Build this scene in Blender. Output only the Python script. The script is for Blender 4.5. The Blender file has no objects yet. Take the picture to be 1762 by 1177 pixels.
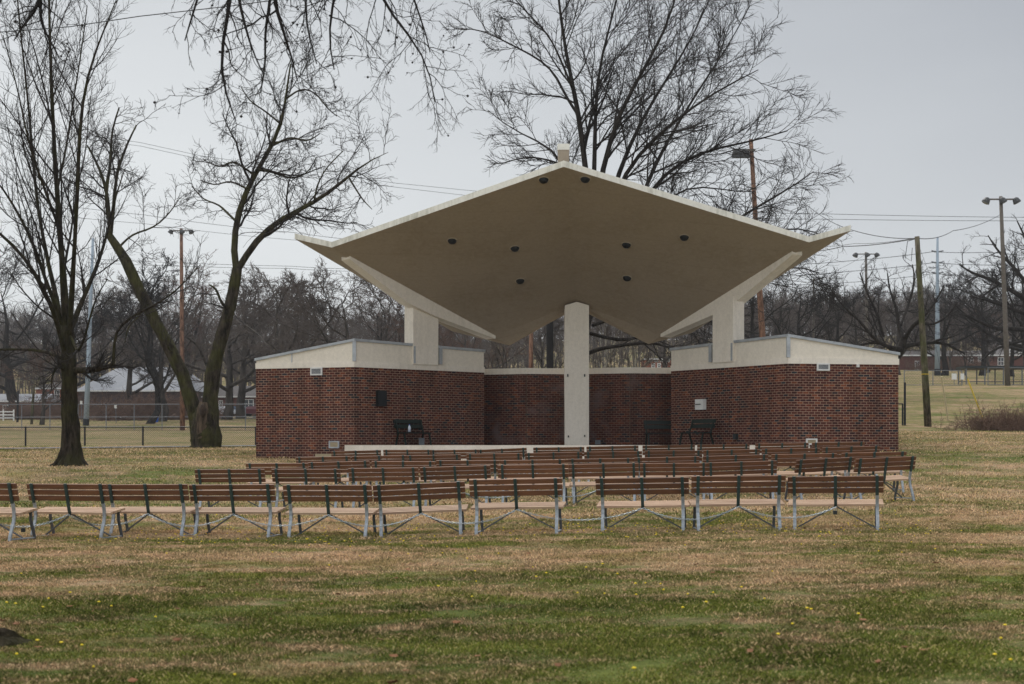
import bpy, math, random
import numpy as np
from mathutils import Vector, Matrix

# ------------------------------------------------------------------ camera, sky, sun, exposure
scn = bpy.context.scene
F, CX, HY, EZ = 2447.2, 881.0, 764.5, 1.5          # focal length (photo px), centre x, horizon y, eye height
cd = bpy.data.cameras.new('camera'); cam = bpy.data.objects.new('camera', cd); scn.collection.objects.link(cam)
cam.location = (0, 0, EZ); cam.rotation_euler = (math.radians(90), 0, 0)
cd.lens = 50; cd.sensor_width = 36; cd.shift_y = (HY - 588.5) / 1762.0; cd.clip_start = .1; cd.clip_end = 5000
cd.dof.use_dof = True; cd.dof.focus_distance = 32; cd.dof.aperture_fstop = 3.2
scn.camera = cam
SUN_EL, SUN_AZ = math.radians(52), math.radians(-12)      # azimuth measured from +Y towards +X
w = bpy.data.worlds.new("World"); scn.world = w; w.use_nodes = True
nt = w.node_tree; nt.nodes.clear()
def nn(t, ty, **kw):
    n = t.nodes.new(ty)
    for k, v in kw.items():
        if k in n.inputs.keys(): n.inputs[k].default_value = v
        else: setattr(n, k, v)
    return n
wo = nn(nt, 'ShaderNodeOutputWorld'); bg = nn(nt, 'ShaderNodeBackground'); bg.inputs['Strength'].default_value = 1.0
tc = nn(nt, 'ShaderNodeTexCoord')
sky = nn(nt, 'ShaderNodeTexSky', sky_type='NISHITA', sun_disc=False, sun_elevation=SUN_EL, sun_rotation=SUN_AZ, air_density=1.0, dust_density=4.0)
dotn = nn(nt, 'ShaderNodeVectorMath', operation='DOT_PRODUCT'); dotn.inputs[1].default_value = (-.7, 0.0, -2.0)
nt.links.new(tc.outputs['Generated'], dotn.inputs[0])
noi = nn(nt, 'ShaderNodeTexNoise', Scale=2.2, Detail=4.0, Roughness=.5)
mp = nn(nt, 'ShaderNodeMapping'); mp.inputs['Scale'].default_value = (1, 1, 2.5)
nt.links.new(tc.outputs['Generated'], mp.inputs[0]); nt.links.new(mp.outputs[0], noi.inputs['Vector'])
ma = nn(nt, 'ShaderNodeMath', operation='MULTIPLY_ADD'); ma.inputs[1].default_value = .35; ma.inputs[2].default_value = 1.0
nt.links.new(noi.outputs['Fac'], ma.inputs[0])
ad = nn(nt, 'ShaderNodeMath', operation='ADD'); nt.links.new(dotn.outputs['Value'], ad.inputs[0]); nt.links.new(ma.outputs[0], ad.inputs[1])
rp = nn(nt, 'ShaderNodeValToRGB'); rp.color_ramp.elements[0].position = .0; rp.color_ramp.elements[0].color = (.245, .27, .325, 1)
rp.color_ramp.elements[1].position = 1.; rp.color_ramp.elements[1].color = (.79, .82, .835, 1)
nt.links.new(ad.outputs[0], rp.inputs[0])
sx = nn(nt, 'ShaderNodeSeparateXYZ'); nt.links.new(tc.outputs['Generated'], sx.inputs[0])
up = nn(nt, 'ShaderNodeMapRange'); up.inputs[1].default_value = .35; up.inputs[2].default_value = .85; nt.links.new(sx.outputs['Z'], up.inputs[0])
mixz = nn(nt, 'ShaderNodeMixRGB'); mixz.inputs[2].default_value = (1.2, 1.23, 1.27, 1)
nt.links.new(up.outputs[0], mixz.inputs[0]); nt.links.new(rp.outputs[0], mixz.inputs[1])
skm = nn(nt, 'ShaderNodeMixRGB', blend_type='MULTIPLY'); skm.inputs[0].default_value = 1; skm.inputs[2].default_value = (.08, .08, .08, 1)
nt.links.new(sky.outputs[0], skm.inputs[1])
mx = nn(nt, 'ShaderNodeMixRGB'); mx.inputs[0].default_value = .06
nt.links.new(mixz.outputs[0], mx.inputs[1]); nt.links.new(skm.outputs[0], mx.inputs[2])
bk = nn(nt, 'ShaderNodeMapRange'); bk.inputs[1].default_value = .1; bk.inputs[2].default_value = -.5; bk.inputs[3].default_value = 1.0; bk.inputs[4].default_value = 1.45; nt.links.new(sx.outputs['Y'], bk.inputs[0])
bks = nn(nt, 'ShaderNodeVectorMath', operation='SCALE'); nt.links.new(mx.outputs[0], bks.inputs[0]); nt.links.new(bk.outputs[0], bks.inputs['Scale'])
nt.links.new(bks.outputs[0], bg.inputs['Color']); nt.links.new(bg.outputs[0], wo.inputs['Surface'])
sd = bpy.data.lights.new('sun', 'SUN'); so = bpy.data.objects.new('sun', sd); scn.collection.objects.link(so)
sd.energy = 1.9; sd.angle = math.radians(14); sd.color = (1, .97, .93)
sdir = Vector((math.sin(SUN_AZ)*math.cos(SUN_EL), math.cos(SUN_AZ)*math.cos(SUN_EL), math.sin(SUN_EL)))
so.rotation_euler = sdir.to_track_quat('Z', 'Y').to_euler(); so.location = (0, 0, 60)
vs = scn.view_settings; vs.view_transform = 'Standard'; vs.look = 'None'; vs.gamma = 1; vs.use_curve_mapping = False; vs.exposure = 0.0

# ------------------------------------------------------------------ helpers
COL = scn.collection
rng = np.random.default_rng(7); random.seed(7)
R = math.radians
def P(x, y, D): return Vector(((x-CX)/F*D, D, EZ+(HY-y)/F*D))          # photo pixel + distance -> world point
def tag(o, label=None, cat=None, group=None, kind=None):
    if label: o['label'] = label
    if cat: o['category'] = cat
    if group: o['group'] = group
    if kind: o['kind'] = kind
    return o
def empty(name, loc=(0, 0, 0), rz=0, label=None, cat=None, group=None):
    o = bpy.data.objects.new(name, None); COL.objects.link(o); o.location = loc; o.rotation_euler = (0, 0, rz)
    o.empty_display_size = .2
    return tag(o, label, cat, group)
def link_mesh(name, me, m, parent=None):
    o = bpy.data.objects.new(name, me); COL.objects.link(o)
    if m is not None and not me.materials:
        for q in (m if isinstance(m, (list, tuple)) else [m]): me.materials.append(q)
    if parent is not None:
        o.parent = parent
    return o
class MB:
    def __init__(s): s.v = []; s.f = []; s.uv = {}; s.mi = {}
    def poly(s, pts, uv=None, mi=0):
        b = len(s.v); s.v += [tuple(p) for p in pts]; s.f.append(tuple(range(b, b+len(pts))))
        if uv: s.uv[len(s.f)-1] = uv
        if mi: s.mi[len(s.f)-1] = mi
        return s
    def box(s, c, d, M=None):
        hx, hy, hz = d[0]/2, d[1]/2, d[2]/2; b = len(s.v)
        for z in (-hz, hz):
            for x, y in ((-hx, -hy), (hx, -hy), (hx, hy), (-hx, hy)):
                p = Vector((x, y, z))
                if M is not None: p = M @ p
                s.v.append((p[0]+c[0], p[1]+c[1], p[2]+c[2]))
        for f in ((3, 2, 1, 0), (4, 5, 6, 7), (0, 1, 5, 4), (1, 2, 6, 5), (2, 3, 7, 6), (3, 0, 4, 7)):
            s.f.append(tuple(b+i for i in f))
        return s
    def bar(s, a, b, w_, h_, upv=(0, 0, 1)):                            # rectangular bar from a to b
        a = Vector(a); b = Vector(b); t = (b-a); L = t.length; t.normalize()
        u = Vector(upv); sd_ = t.cross(u)
        if sd_.length < 1e-4: sd_ = t.cross(Vector((0, 1, 0)))
        sd_.normalize(); u = sd_.cross(t)
        M = Matrix((sd_, t, u)).transposed()
        return s.box((a+b)/2, (w_, L, h_), M)
    def tube(s, pts, rad, n=8, cap=True):
        pts = [Vector(p) for p in pts]; k = len(pts)
        if not hasattr(rad, '__len__'): rad = [rad]*k
        b = len(s.v); ref = None
        for i, p in enumerate(pts):
            t = (pts[min(i+1, k-1)]-pts[max(i-1, 0)]).normalized()
            if ref is None: ref = Vector((1, 0, 0)) if abs(t.x) < .8 else Vector((0, 1, 0))
            x = (ref - t*ref.dot(t)).normalized(); y = t.cross(x); ref = x
            for j in range(n):
                a = 2*math.pi*j/n; s.v.append(tuple(p+(x*math.cos(a)+y*math.sin(a))*rad[i]))
        for i in range(k-1):
            for j in range(n):
                s.f.append((b+i*n+j, b+i*n+(j+1) % n, b+(i+1)*n+(j+1) % n, b+(i+1)*n+j))
        if cap:
            s.f.append(tuple(b+j for j in range(n))[::-1]); s.f.append(tuple(b+(k-1)*n+j for j in range(n)))
        return s
    def lathe(s, c, prof, n=16, M=None):                                # prof: list of (r, z)
        b = len(s.v); c = Vector(c)
        for r, z in prof:
            for j in range(n):
                a = 2*math.pi*j/n; p = Vector((r*math.cos(a), r*math.sin(a), z))
                if M is not None: p = M @ p
                s.v.append(tuple(c+p))
        for i in range(len(prof)-1):
            for j in range(n):
                s.f.append((b+i*n+j, b+i*n+(j+1) % n, b+(i+1)*n+(j+1) % n, b+(i+1)*n+j))
        s.f.append(tuple(b+j for j in range(n))[::-1]); s.f.append(tuple(b+(len(prof)-1)*n+j for j in range(n)))
        return s
    def prism(s, plan, z0, z1, top=True, bottom=True, mi=0):            # plan: (x,y) list counter-clockwise, z0/z1 number or per-vertex; UV in metres
        n = len(plan); a0 = z0 if hasattr(z0, '__len__') else [z0]*n; a1 = z1 if hasattr(z1, '__len__') else [z1]*n
        u = 0
        for i in range(n):
            j = (i+1) % n; p, q = plan[i], plan[j]; L = math.hypot(q[0]-p[0], q[1]-p[1])
            s.poly([(p[0], p[1], a0[i]), (q[0], q[1], a0[j]), (q[0], q[1], a1[j]), (p[0], p[1], a1[i])],
                   [(u, a0[i]), (u+L, a0[j]), (u+L, a1[j]), (u, a1[i])], mi)
            u += math.floor(L/.203)*.203 + .203*.0 + 0
        if top: s.poly([(plan[i][0], plan[i][1], a1[i]) for i in range(n)], [(p[0], p[1]) for p in plan], mi)
        if bottom: s.poly([(plan[i][0], plan[i][1], a0[i]) for i in reversed(range(n))], [(p[0], p[1]) for p in reversed(plan)], mi)
        return s
    def mesh(s, name, smooth=False):
        me = bpy.data.meshes.new(name); me.from_pydata(s.v, [], s.f)
        if s.uv:
            ul = me.uv_layers.new(name='UVMap')
            for i, uvs in s.uv.items():
                for k, li in enumerate(me.polygons[i].loop_indices): ul.data[li].uv = uvs[k]
        for i, m_ in s.mi.items(): me.polygons[i].material_index = m_
        if smooth: me.polygons.foreach_set('use_smooth', [True]*len(me.polygons))
        me.update(); return me
    def build(s, name, m, parent=None, smooth=False): return link_mesh(name, s.mesh(name, smooth), m, parent)
def np_mesh(name, V, Q, smooth=True, attr=None):
    me = bpy.data.meshes.new(name); V = np.ascontiguousarray(V, dtype=np.float32).reshape(-1, 3); Q = np.ascontiguousarray(Q, dtype=np.int32)
    k = Q.shape[1]
    me.vertices.add(len(V)); me.vertices.foreach_set('co', V.ravel())
    me.loops.add(Q.size); me.loops.foreach_set('vertex_index', Q.ravel())
    me.polygons.add(len(Q)); me.polygons.foreach_set('loop_start', np.arange(0, Q.size, k, dtype=np.int32))
    if smooth: me.polygons.foreach_set('use_smooth', np.ones(len(Q), dtype=bool))
    if attr is not None:
        a = me.attributes.new('rnd', 'FLOAT', 'POINT'); a.data.foreach_set('value', np.ascontiguousarray(attr, dtype=np.float32))
    me.update(calc_edges=True); me.validate(); return me
def offs(plan, d):                                                     # offset a convex CCW plan outward
    n = len(plan); out = []
    for i in range(n):
        a, b, c = Vector(plan[i-1]), Vector(plan[i]), Vector(plan[(i+1) % n])
        e1 = (b-a).normalized(); e2 = (c-b).normalized(); n1 = Vector((e1.y, -e1.x)); n2 = Vector((e2.y, -e2.x))
        m_ = n1+n2; out.append(tuple(b+m_*(d/(max(.2, 1+n1.dot(n2))))))
    return out
def copy_tree(o, parent=None):
    c = o.copy(); COL.objects.link(c); c.parent = parent
    for ch in list(o.children): copy_tree(ch, c)
    return c

# ------------------------------------------------------------------ materials
def newmat(name):
    m = bpy.data.materials.new(name); m.use_nodes = True; t = m.node_tree; b = t.nodes['Principled BSDF']; return m, t, b
def mat(name, c, rough=.8, ns=6, na=.25, bump=0, metal=0, c2=None, stretch=None, spec=.3, vary=0):
    m, t, b = newmat(name); b.inputs['Roughness'].default_value = rough; b.inputs['Metallic'].default_value = metal
    b.inputs['Specular IOR Level'].default_value = spec
    tc_ = nn(t, 'ShaderNodeTexCoord'); mp_ = nn(t, 'ShaderNodeMapping')
    if stretch: mp_.inputs['Scale'].default_value = stretch
    t.links.new(tc_.outputs['Object'], mp_.inputs[0])
    n1 = nn(t, 'ShaderNodeTexNoise', Scale=ns, Detail=6.0, Roughness=.65); t.links.new(mp_.outputs[0], n1.inputs['Vector'])
    r_ = nn(t, 'ShaderNodeValToRGB'); r_.color_ramp.elements[0].position = .32; r_.color_ramp.elements[1].position = .68
    lo = tuple(v*(1-na) for v in c) if c2 is None else c2
    r_.color_ramp.elements[0].color = (*lo, 1); r_.color_ramp.elements[1].color = (*[min(1, v*(1+na*.4)) for v in c], 1)
    t.links.new(n1.outputs['Fac'], r_.inputs[0]); t.links.new(r_.outputs[0], b.inputs['Base Color'])
    if vary:                                                           # each board set weathers a little differently
        oi = nn(t, 'ShaderNodeObjectInfo'); vr = nn(t, 'ShaderNodeMapRange'); vr.inputs[3].default_value = 1-vary; vr.inputs[4].default_value = 1+vary; t.links.new(oi.outputs['Random'], vr.inputs[0])
        vo = nn(t, 'ShaderNodeVectorMath', operation='ADD'); t.links.new(tc_.outputs['Object'], vo.inputs[0]); t.links.new(oi.outputs['Location'], vo.inputs[1]); t.links.new(vo.outputs[0], mp_.inputs[0])
        vs_ = nn(t, 'ShaderNodeVectorMath', operation='SCALE'); t.links.new(r_.outputs[0], vs_.inputs[0]); t.links.new(vr.outputs[0], vs_.inputs['Scale']); t.links.new(vs_.outputs[0], b.inputs['Base Color'])
    if bump:
        bp = nn(t, 'ShaderNodeBump', Strength=bump, Distance=.02); t.links.new(n1.outputs['Fac'], bp.inputs['Height']); t.links.new(bp.outputs[0], b.inputs['Normal'])
    return m
def paintmat(name, c, stain, amt=.5, rough=.75, boards=False):                       # painted concrete: weather streaks and spots
    m, t, b = newmat(name); b.inputs['Roughness'].default_value = rough; b.inputs['Specular IOR Level'].default_value = .25
    tc_ = nn(t, 'ShaderNodeTexCoord')
    mp_ = nn(t, 'ShaderNodeMapping'); mp_.inputs['Scale'].default_value = (3, 3, .5); t.links.new(tc_.outputs['Object'], mp_.inputs[0])
    n1 = nn(t, 'ShaderNodeTexNoise', Scale=1.6, Detail=8.0, Roughness=.7); t.links.new(mp_.outputs[0], n1.inputs['Vector'])
    n2 = nn(t, 'ShaderNodeTexNoise', Scale=.5, Detail=3.0); t.links.new(tc_.outputs['Object'], n2.inputs['Vector'])
    n3 = nn(t, 'ShaderNodeTexNoise', Scale=9., Detail=6.0, Roughness=.8); t.links.new(tc_.outputs['Object'], n3.inputs['Vector'])
    a = nn(t, 'ShaderNodeMath', operation='MULTIPLY'); t.links.new(n1.outputs['Fac'], a.inputs[0]); t.links.new(n2.outputs['Fac'], a.inputs[1])
    mr = nn(t, 'ShaderNodeMapRange'); mr.inputs[1].default_value = .22; mr.inputs[2].default_value = .42; mr.inputs[4].default_value = amt; t.links.new(a.outputs[0], mr.inputs[0])
    mx_ = nn(t, 'ShaderNodeMixRGB'); mx_.inputs[1].default_value = (*c, 1); mx_.inputs[2].default_value = (*stain, 1); t.links.new(mr.outputs[0], mx_.inputs[0])
    mr2 = nn(t, 'ShaderNodeMapRange'); mr2.inputs[1].default_value = .3; mr2.inputs[2].default_value = .7; mr2.inputs[3].default_value = .86; mr2.inputs[4].default_value = 1.06; t.links.new(n3.outputs['Fac'], mr2.inputs[0])
    sc = nn(t, 'ShaderNodeVectorMath', operation='SCALE'); t.links.new(mx_.outputs[0], sc.inputs[0]); t.links.new(mr2.outputs[0], sc.inputs['Scale'])
    last = sc.outputs[0]
    if boards:                                                         # faint board-form joints across the slab, wobbling a little
        s3 = nn(t, 'ShaderNodeSeparateXYZ'); t.links.new(tc_.outputs['Object'], s3.inputs[0])
        w1 = nn(t, 'ShaderNodeMath', operation='MULTIPLY_ADD'); w1.inputs[1].default_value = .35; t.links.new(n2.outputs['Fac'], w1.inputs[0]); t.links.new(s3.outputs['Y'], w1.inputs[2])
        w2 = nn(t, 'ShaderNodeMath', operation='PINGPONG'); w2.inputs[1].default_value = .61; t.links.new(w1.outputs[0], w2.inputs[0])
        w3 = nn(t, 'ShaderNodeMapRange'); w3.inputs[1].default_value = 0; w3.inputs[2].default_value = .03; w3.inputs[3].default_value = .90; w3.inputs[4].default_value = 1.; t.links.new(w2.outputs[0], w3.inputs[0])
        sc2 = nn(t, 'ShaderNodeVectorMath', operation='SCALE'); t.links.new(last, sc2.inputs[0]); t.links.new(w3.outputs[0], sc2.inputs['Scale']); last = sc2.outputs[0]
    t.links.new(last, b.inputs['Base Color'])
    bp = nn(t, 'ShaderNodeBump', Strength=.15, Distance=.02); t.links.new(n3.outputs['Fac'], bp.inputs['Height']); t.links.new(bp.outputs[0], b.inputs['Normal'])
    return m
def brickmat(name, dark=1.0, stainamt=0.0):
    m, t, b = newmat(name); b.inputs['Roughness'].default_value = .85; b.inputs['Specular IOR Level'].default_value = .2
    uv = nn(t, 'ShaderNodeUVMap')
    br = nn(t, 'ShaderNodeTexBrick'); br.offset = .5
    for k, v in (('Scale', 1.0), ('Mortar Size', .0100), ('Mortar Smooth', .2), ('Bias', 0.0), ('Brick Width', .203), ('Row Height', .083)): br.inputs[k].default_value = v
    br.inputs['Color1'].default_value = (0, 0, 0, 1); br.inputs['Color2'].default_value = (1, 1, 1, 1); br.inputs['Mortar'].default_value = (.5, .5, .5, 1)
    t.links.new(uv.outputs[0], br.inputs['Vector'])
    r_ = nn(t, 'ShaderNodeValToRGB'); cr = r_.color_ramp; cr.interpolation = 'LINEAR'
    cols = [(0, (.14, .034, .018)), (.07, (.20, .062, .028)), (.16, (.088, .023, .017)), (.40, (.055, .018, .015)), (.60, (.108, .030, .020)), (.84, (.065, .018, .016)), (.95, (.022, .020, .026)), (1, (.028, .036, .042))]
    cr.elements[0].position = 0; cr.elements[0].color = (*cols[0][1], 1); cr.elements[1].position = 1; cr.elements[1].color = (*cols[-1][1], 1)
    for p_, c_ in cols[1:-1]:
        e = cr.elements.new(p_); e.color = (*c_, 1)
    t.links.new(br.outputs['Color'], r_.inputs[0])
    tc_ = nn(t, 'ShaderNodeTexCoord')
    n3 = nn(t, 'ShaderNodeTexNoise', Scale=12., Detail=5.0, Roughness=.7); t.links.new(tc_.outputs['Object'], n3.inputs['Vector'])
    mo = nn(t, 'ShaderNodeMixRGB'); mo.inputs[2].default_value = (.30*dark, .20*dark, .145*dark, 1); t.links.new(r_.outputs[0], mo.inputs[1]); t.links.new(br.outputs['Fac'], mo.inputs[0])
    mr2 = nn(t, 'ShaderNodeMapRange'); mr2.inputs[1].default_value = .3; mr2.inputs[2].default_value = .7; mr2.inputs[3].default_value = .72; mr2.inputs[4].default_value = 1.2; t.links.new(n3.outputs['Fac'], mr2.inputs[0])
    sc = nn(t, 'ShaderNodeVectorMath', operation='SCALE'); t.links.new(mo.outputs[0], sc.inputs[0]); t.links.new(mr2.outputs[0], sc.inputs['Scale'])
    n4 = nn(t, 'ShaderNodeTexNoise', Scale=.9, Detail=6.0, Roughness=.6); t.links.new(tc_.outputs['Object'], n4.inputs['Vector'])
    mr3 = nn(t, 'ShaderNodeMapRange'); mr3.inputs[1].default_value = .52; mr3.inputs[2].default_value = .66; mr3.inputs[4].default_value = stainamt; t.links.new(n4.outputs['Fac'], mr3.inputs[0])
    mps = nn(t, 'ShaderNodeMapping'); mps.inputs['Scale'].default_value = (1.6, 1.6, .28); t.links.new(tc_.outputs['Object'], mps.inputs[0])
    n5 = nn(t, 'ShaderNodeTexNoise', Scale=1.5, Detail=6.0, Roughness=.65); t.links.new(mps.outputs[0], n5.inputs['Vector'])
    mr5 = nn(t, 'ShaderNodeMapRange'); mr5.inputs[1].default_value = .35; mr5.inputs[2].default_value = .65; mr5.inputs[3].default_value = .74; mr5.inputs[4].default_value = 1.16; t.links.new(n5.outputs['Fac'], mr5.inputs[0])
    sc5 = nn(t, 'ShaderNodeVectorMath', operation='SCALE'); t.links.new(sc.outputs[0], sc5.inputs[0]); t.links.new(mr5.outputs[0], sc5.inputs['Scale']); sc = sc5
    st = nn(t, 'ShaderNodeMixRGB'); st.inputs[2].default_value = (.17, .12, .11, 1); t.links.new(sc.outputs[0], st.inputs[1]); t.links.new(mr3.outputs[0], st.inputs[0])
    t.links.new(st.outputs[0], b.inputs['Base Color'])
    inv = nn(t, 'ShaderNodeMath', operation='SUBTRACT'); inv.inputs[0].default_value = 1; t.links.new(br.outputs['Fac'], inv.inputs[1])
    bp = nn(t, 'ShaderNodeBump', Strength=.6, Distance=.008); t.links.new(inv.outputs[0], bp.inputs['Height']); t.links.new(bp.outputs[0], b.inputs['Normal'])
    return m
def grassmat(name, blades=False):
    m, t, b = newmat(name); b.inputs['Roughness'].default_value = .95; b.inputs['Specular IOR Level'].default_value = .1
    g = nn(t, 'ShaderNodeNewGeometry'); pos = g.outputs['Position']
    def noise(sc, stretch, det=4., rough=.55):
        mp_ = nn(t, 'ShaderNodeMapping'); mp_.inputs['Scale'].default_value = stretch; t.links.new(pos, mp_.inputs[0])
        n_ = nn(t, 'ShaderNodeTexNoise', Scale=sc, Detail=det, Roughness=rough); t.links.new(mp_.outputs[0], n_.inputs['Vector']); return n_.outputs['Fac']
    def math_(op, a, b_):
        n_ = nn(t, 'ShaderNodeMath', operation=op)
        for i, q in enumerate((a, b_)):
            if isinstance(q, (int, float)): n_.inputs[i].default_value = q
            else: t.links.new(q, n_.inputs[i])
        return n_.outputs[0]
    def rangen(v, a, b_, c=0., d=1.):
        n_ = nn(t, 'ShaderNodeMapRange'); t.links.new(v, n_.inputs[0])
        for i, q in enumerate((a, b_, c, d)): n_.inputs[i+1].default_value = q
        return n_.outputs[0]
    sx_ = nn(t, 'ShaderNodeSeparateXYZ'); t.links.new(pos, sx_.inputs[0])
    big = noise(.32, (.5, 1, 1), 6., .6); mid = noise(1.6, (.5, 1, 1), 6., .65); fine = noise(9., (1, 1, 1), 5., .7); tiny = noise(45., (1, 1, 1), 3., .7)
    near = rangen(sx_.outputs['Y'], 12.2, 16.5, .13, 0.)                # greener turf in the foreground
    rowg = math_('SUBTRACT', 1., math_('MINIMUM', math_('ABSOLUTE', math_('SUBTRACT', sx_.outputs['Y'], 21.7), 0), 1.)); rowg = math_('MULTIPLY', rowg, .07)  # greener strip at the front-row feet, its dark tone also deepening bench shade
    clump = noise(4.2, (.55, 1, 1), 5., .7)
    v = math_('ADD', math_('MULTIPLY', big, .75), math_('MULTIPLY', mid, .65)); v = math_('ADD', v, math_('MULTIPLY', clump, .45)); v = math_('ADD', v, math_('MULTIPLY', fine, .3))
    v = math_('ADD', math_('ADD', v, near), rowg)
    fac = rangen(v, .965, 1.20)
    dry = nn(t, 'ShaderNodeMixRGB'); dry.inputs[1].default_value = (.26, .168, .094, 1) if not blades else (.51, .32, .175, 1); dry.inputs[2].default_value = (.40, .285, .175, 1) if not blades else (.80, .55, .345, 1); t.links.new(rangen(fine, .35, .65), dry.inputs[0])
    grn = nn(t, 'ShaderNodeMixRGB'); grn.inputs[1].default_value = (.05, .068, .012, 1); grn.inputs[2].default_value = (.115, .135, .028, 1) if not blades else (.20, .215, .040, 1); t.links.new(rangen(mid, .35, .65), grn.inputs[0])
    olv = nn(t, 'ShaderNodeMixRGB'); olv.inputs[2].default_value = (.26, .20, .06, 1); t.links.new(rangen(noise(.8, (.6, 1, 1), 4.), .52, .66, 0., .6), olv.inputs[0]); t.links.new(dry.outputs[0], olv.inputs[1])
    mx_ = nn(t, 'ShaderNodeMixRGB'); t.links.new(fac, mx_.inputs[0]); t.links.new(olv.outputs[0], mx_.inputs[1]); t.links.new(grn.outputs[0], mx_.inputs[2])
    if blades:
        at = nn(t, 'ShaderNodeAttribute', attribute_name='rnd'); val = rangen(at.outputs['Fac'], 0, 1, .28, 1.62)
        # stray blades of the other colour
        sel = math_('GREATER_THAN', at.outputs['Fac'], .86)
        f2 = math_('ABSOLUTE', math_('SUBTRACT', fac, math_('MULTIPLY', sel, .4)), 0)
        t.links.new(f2, mx_.inputs[0])
    else:
        val = rangen(math_('ADD', math_('MULTIPLY', tiny, .6), math_('MULTIPLY', fine, .4)), .36, .64, .5, 1.3)
    sc = nn(t, 'ShaderNodeVectorMath', operation='SCALE'); t.links.new(mx_.outputs[0], sc.inputs[0]); t.links.new(val, sc.inputs['Scale'])
    t.links.new(sc.outputs[0], b.inputs['Base Color'])
    if not blades:
        bp = nn(t, 'ShaderNodeBump', Strength=.7, Distance=.03); t.links.new(fine, bp.inputs['Height']); t.links.new(bp.outputs[0], b.inputs['Normal'])
    return m
def barkmat(name, c, moss=None, ns=9):
    m, t, b = newmat(name); b.inputs['Roughness'].default_value = .95; b.inputs['Specular IOR Level'].default_value = .1
    tc_ = nn(t, 'ShaderNodeTexCoord'); mp_ = nn(t, 'ShaderNodeMapping'); mp_.inputs['Scale'].default_value = (1, 1, .25); t.links.new(tc_.outputs['Object'], mp_.inputs[0])
    n1 = nn(t, 'ShaderNodeTexNoise', Scale=ns, Detail=6., Roughness=.7); t.links.new(mp_.outputs[0], n1.inputs['Vector'])
    r_ = nn(t, 'ShaderNodeValToRGB'); r_.color_ramp.elements[0].position = .38; r_.color_ramp.elements[1].position = .65
    r_.color_ramp.elements[0].color = (*[v*.35 for v in c], 1); r_.color_ramp.elements[1].color = (*[v*1.3 for v in c], 1); t.links.new(n1.outputs['Fac'], r_.inputs[0])
    out = r_.outputs[0]
    if moss:
        n2 = nn(t, 'ShaderNodeTexNoise', Scale=1.3, Detail=5., Roughness=.6); t.links.new(tc_.outputs['Object'], n2.inputs['Vector'])
        mr = nn(t, 'ShaderNodeMapRange'); mr.inputs[1].default_value = .42; mr.inputs[2].default_value = .6; mr.inputs[4].default_value = .8; t.links.new(n2.outputs['Fac'], mr.inputs[0])
        mm = nn(t, 'ShaderNodeMixRGB'); mm.inputs[2].default_value = (*moss, 1); t.links.new(out, mm.inputs[1]); t.links.new(mr.outputs[0], mm.inputs[0])
        m2 = nn(t, 'ShaderNodeMixRGB', blend_type='MULTIPLY'); m2.inputs[0].default_value = .6; t.links.new(mm.outputs[0], m2.inputs[1])
        r2 = nn(t, 'ShaderNodeValToRGB'); r2.color_ramp.elements[0].position = .35; r2.color_ramp.elements[0].color = (.3, .3, .3, 1); r2.color_ramp.elements[1].position = .6; t.links.new(n1.outputs['Fac'], r2.inputs[0])
        t.links.new(r2.outputs[0], m2.inputs[2]); out = m2.outputs[0]
    t.links.new(out, b.inputs['Base Color'])
    bp = nn(t, 'ShaderNodeBump', Strength=1., Distance=.05); t.links.new(n1.outputs['Fac'], bp.inputs['Height']); t.links.new(bp.outputs[0], b.inputs['Normal'])
    return m
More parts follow.
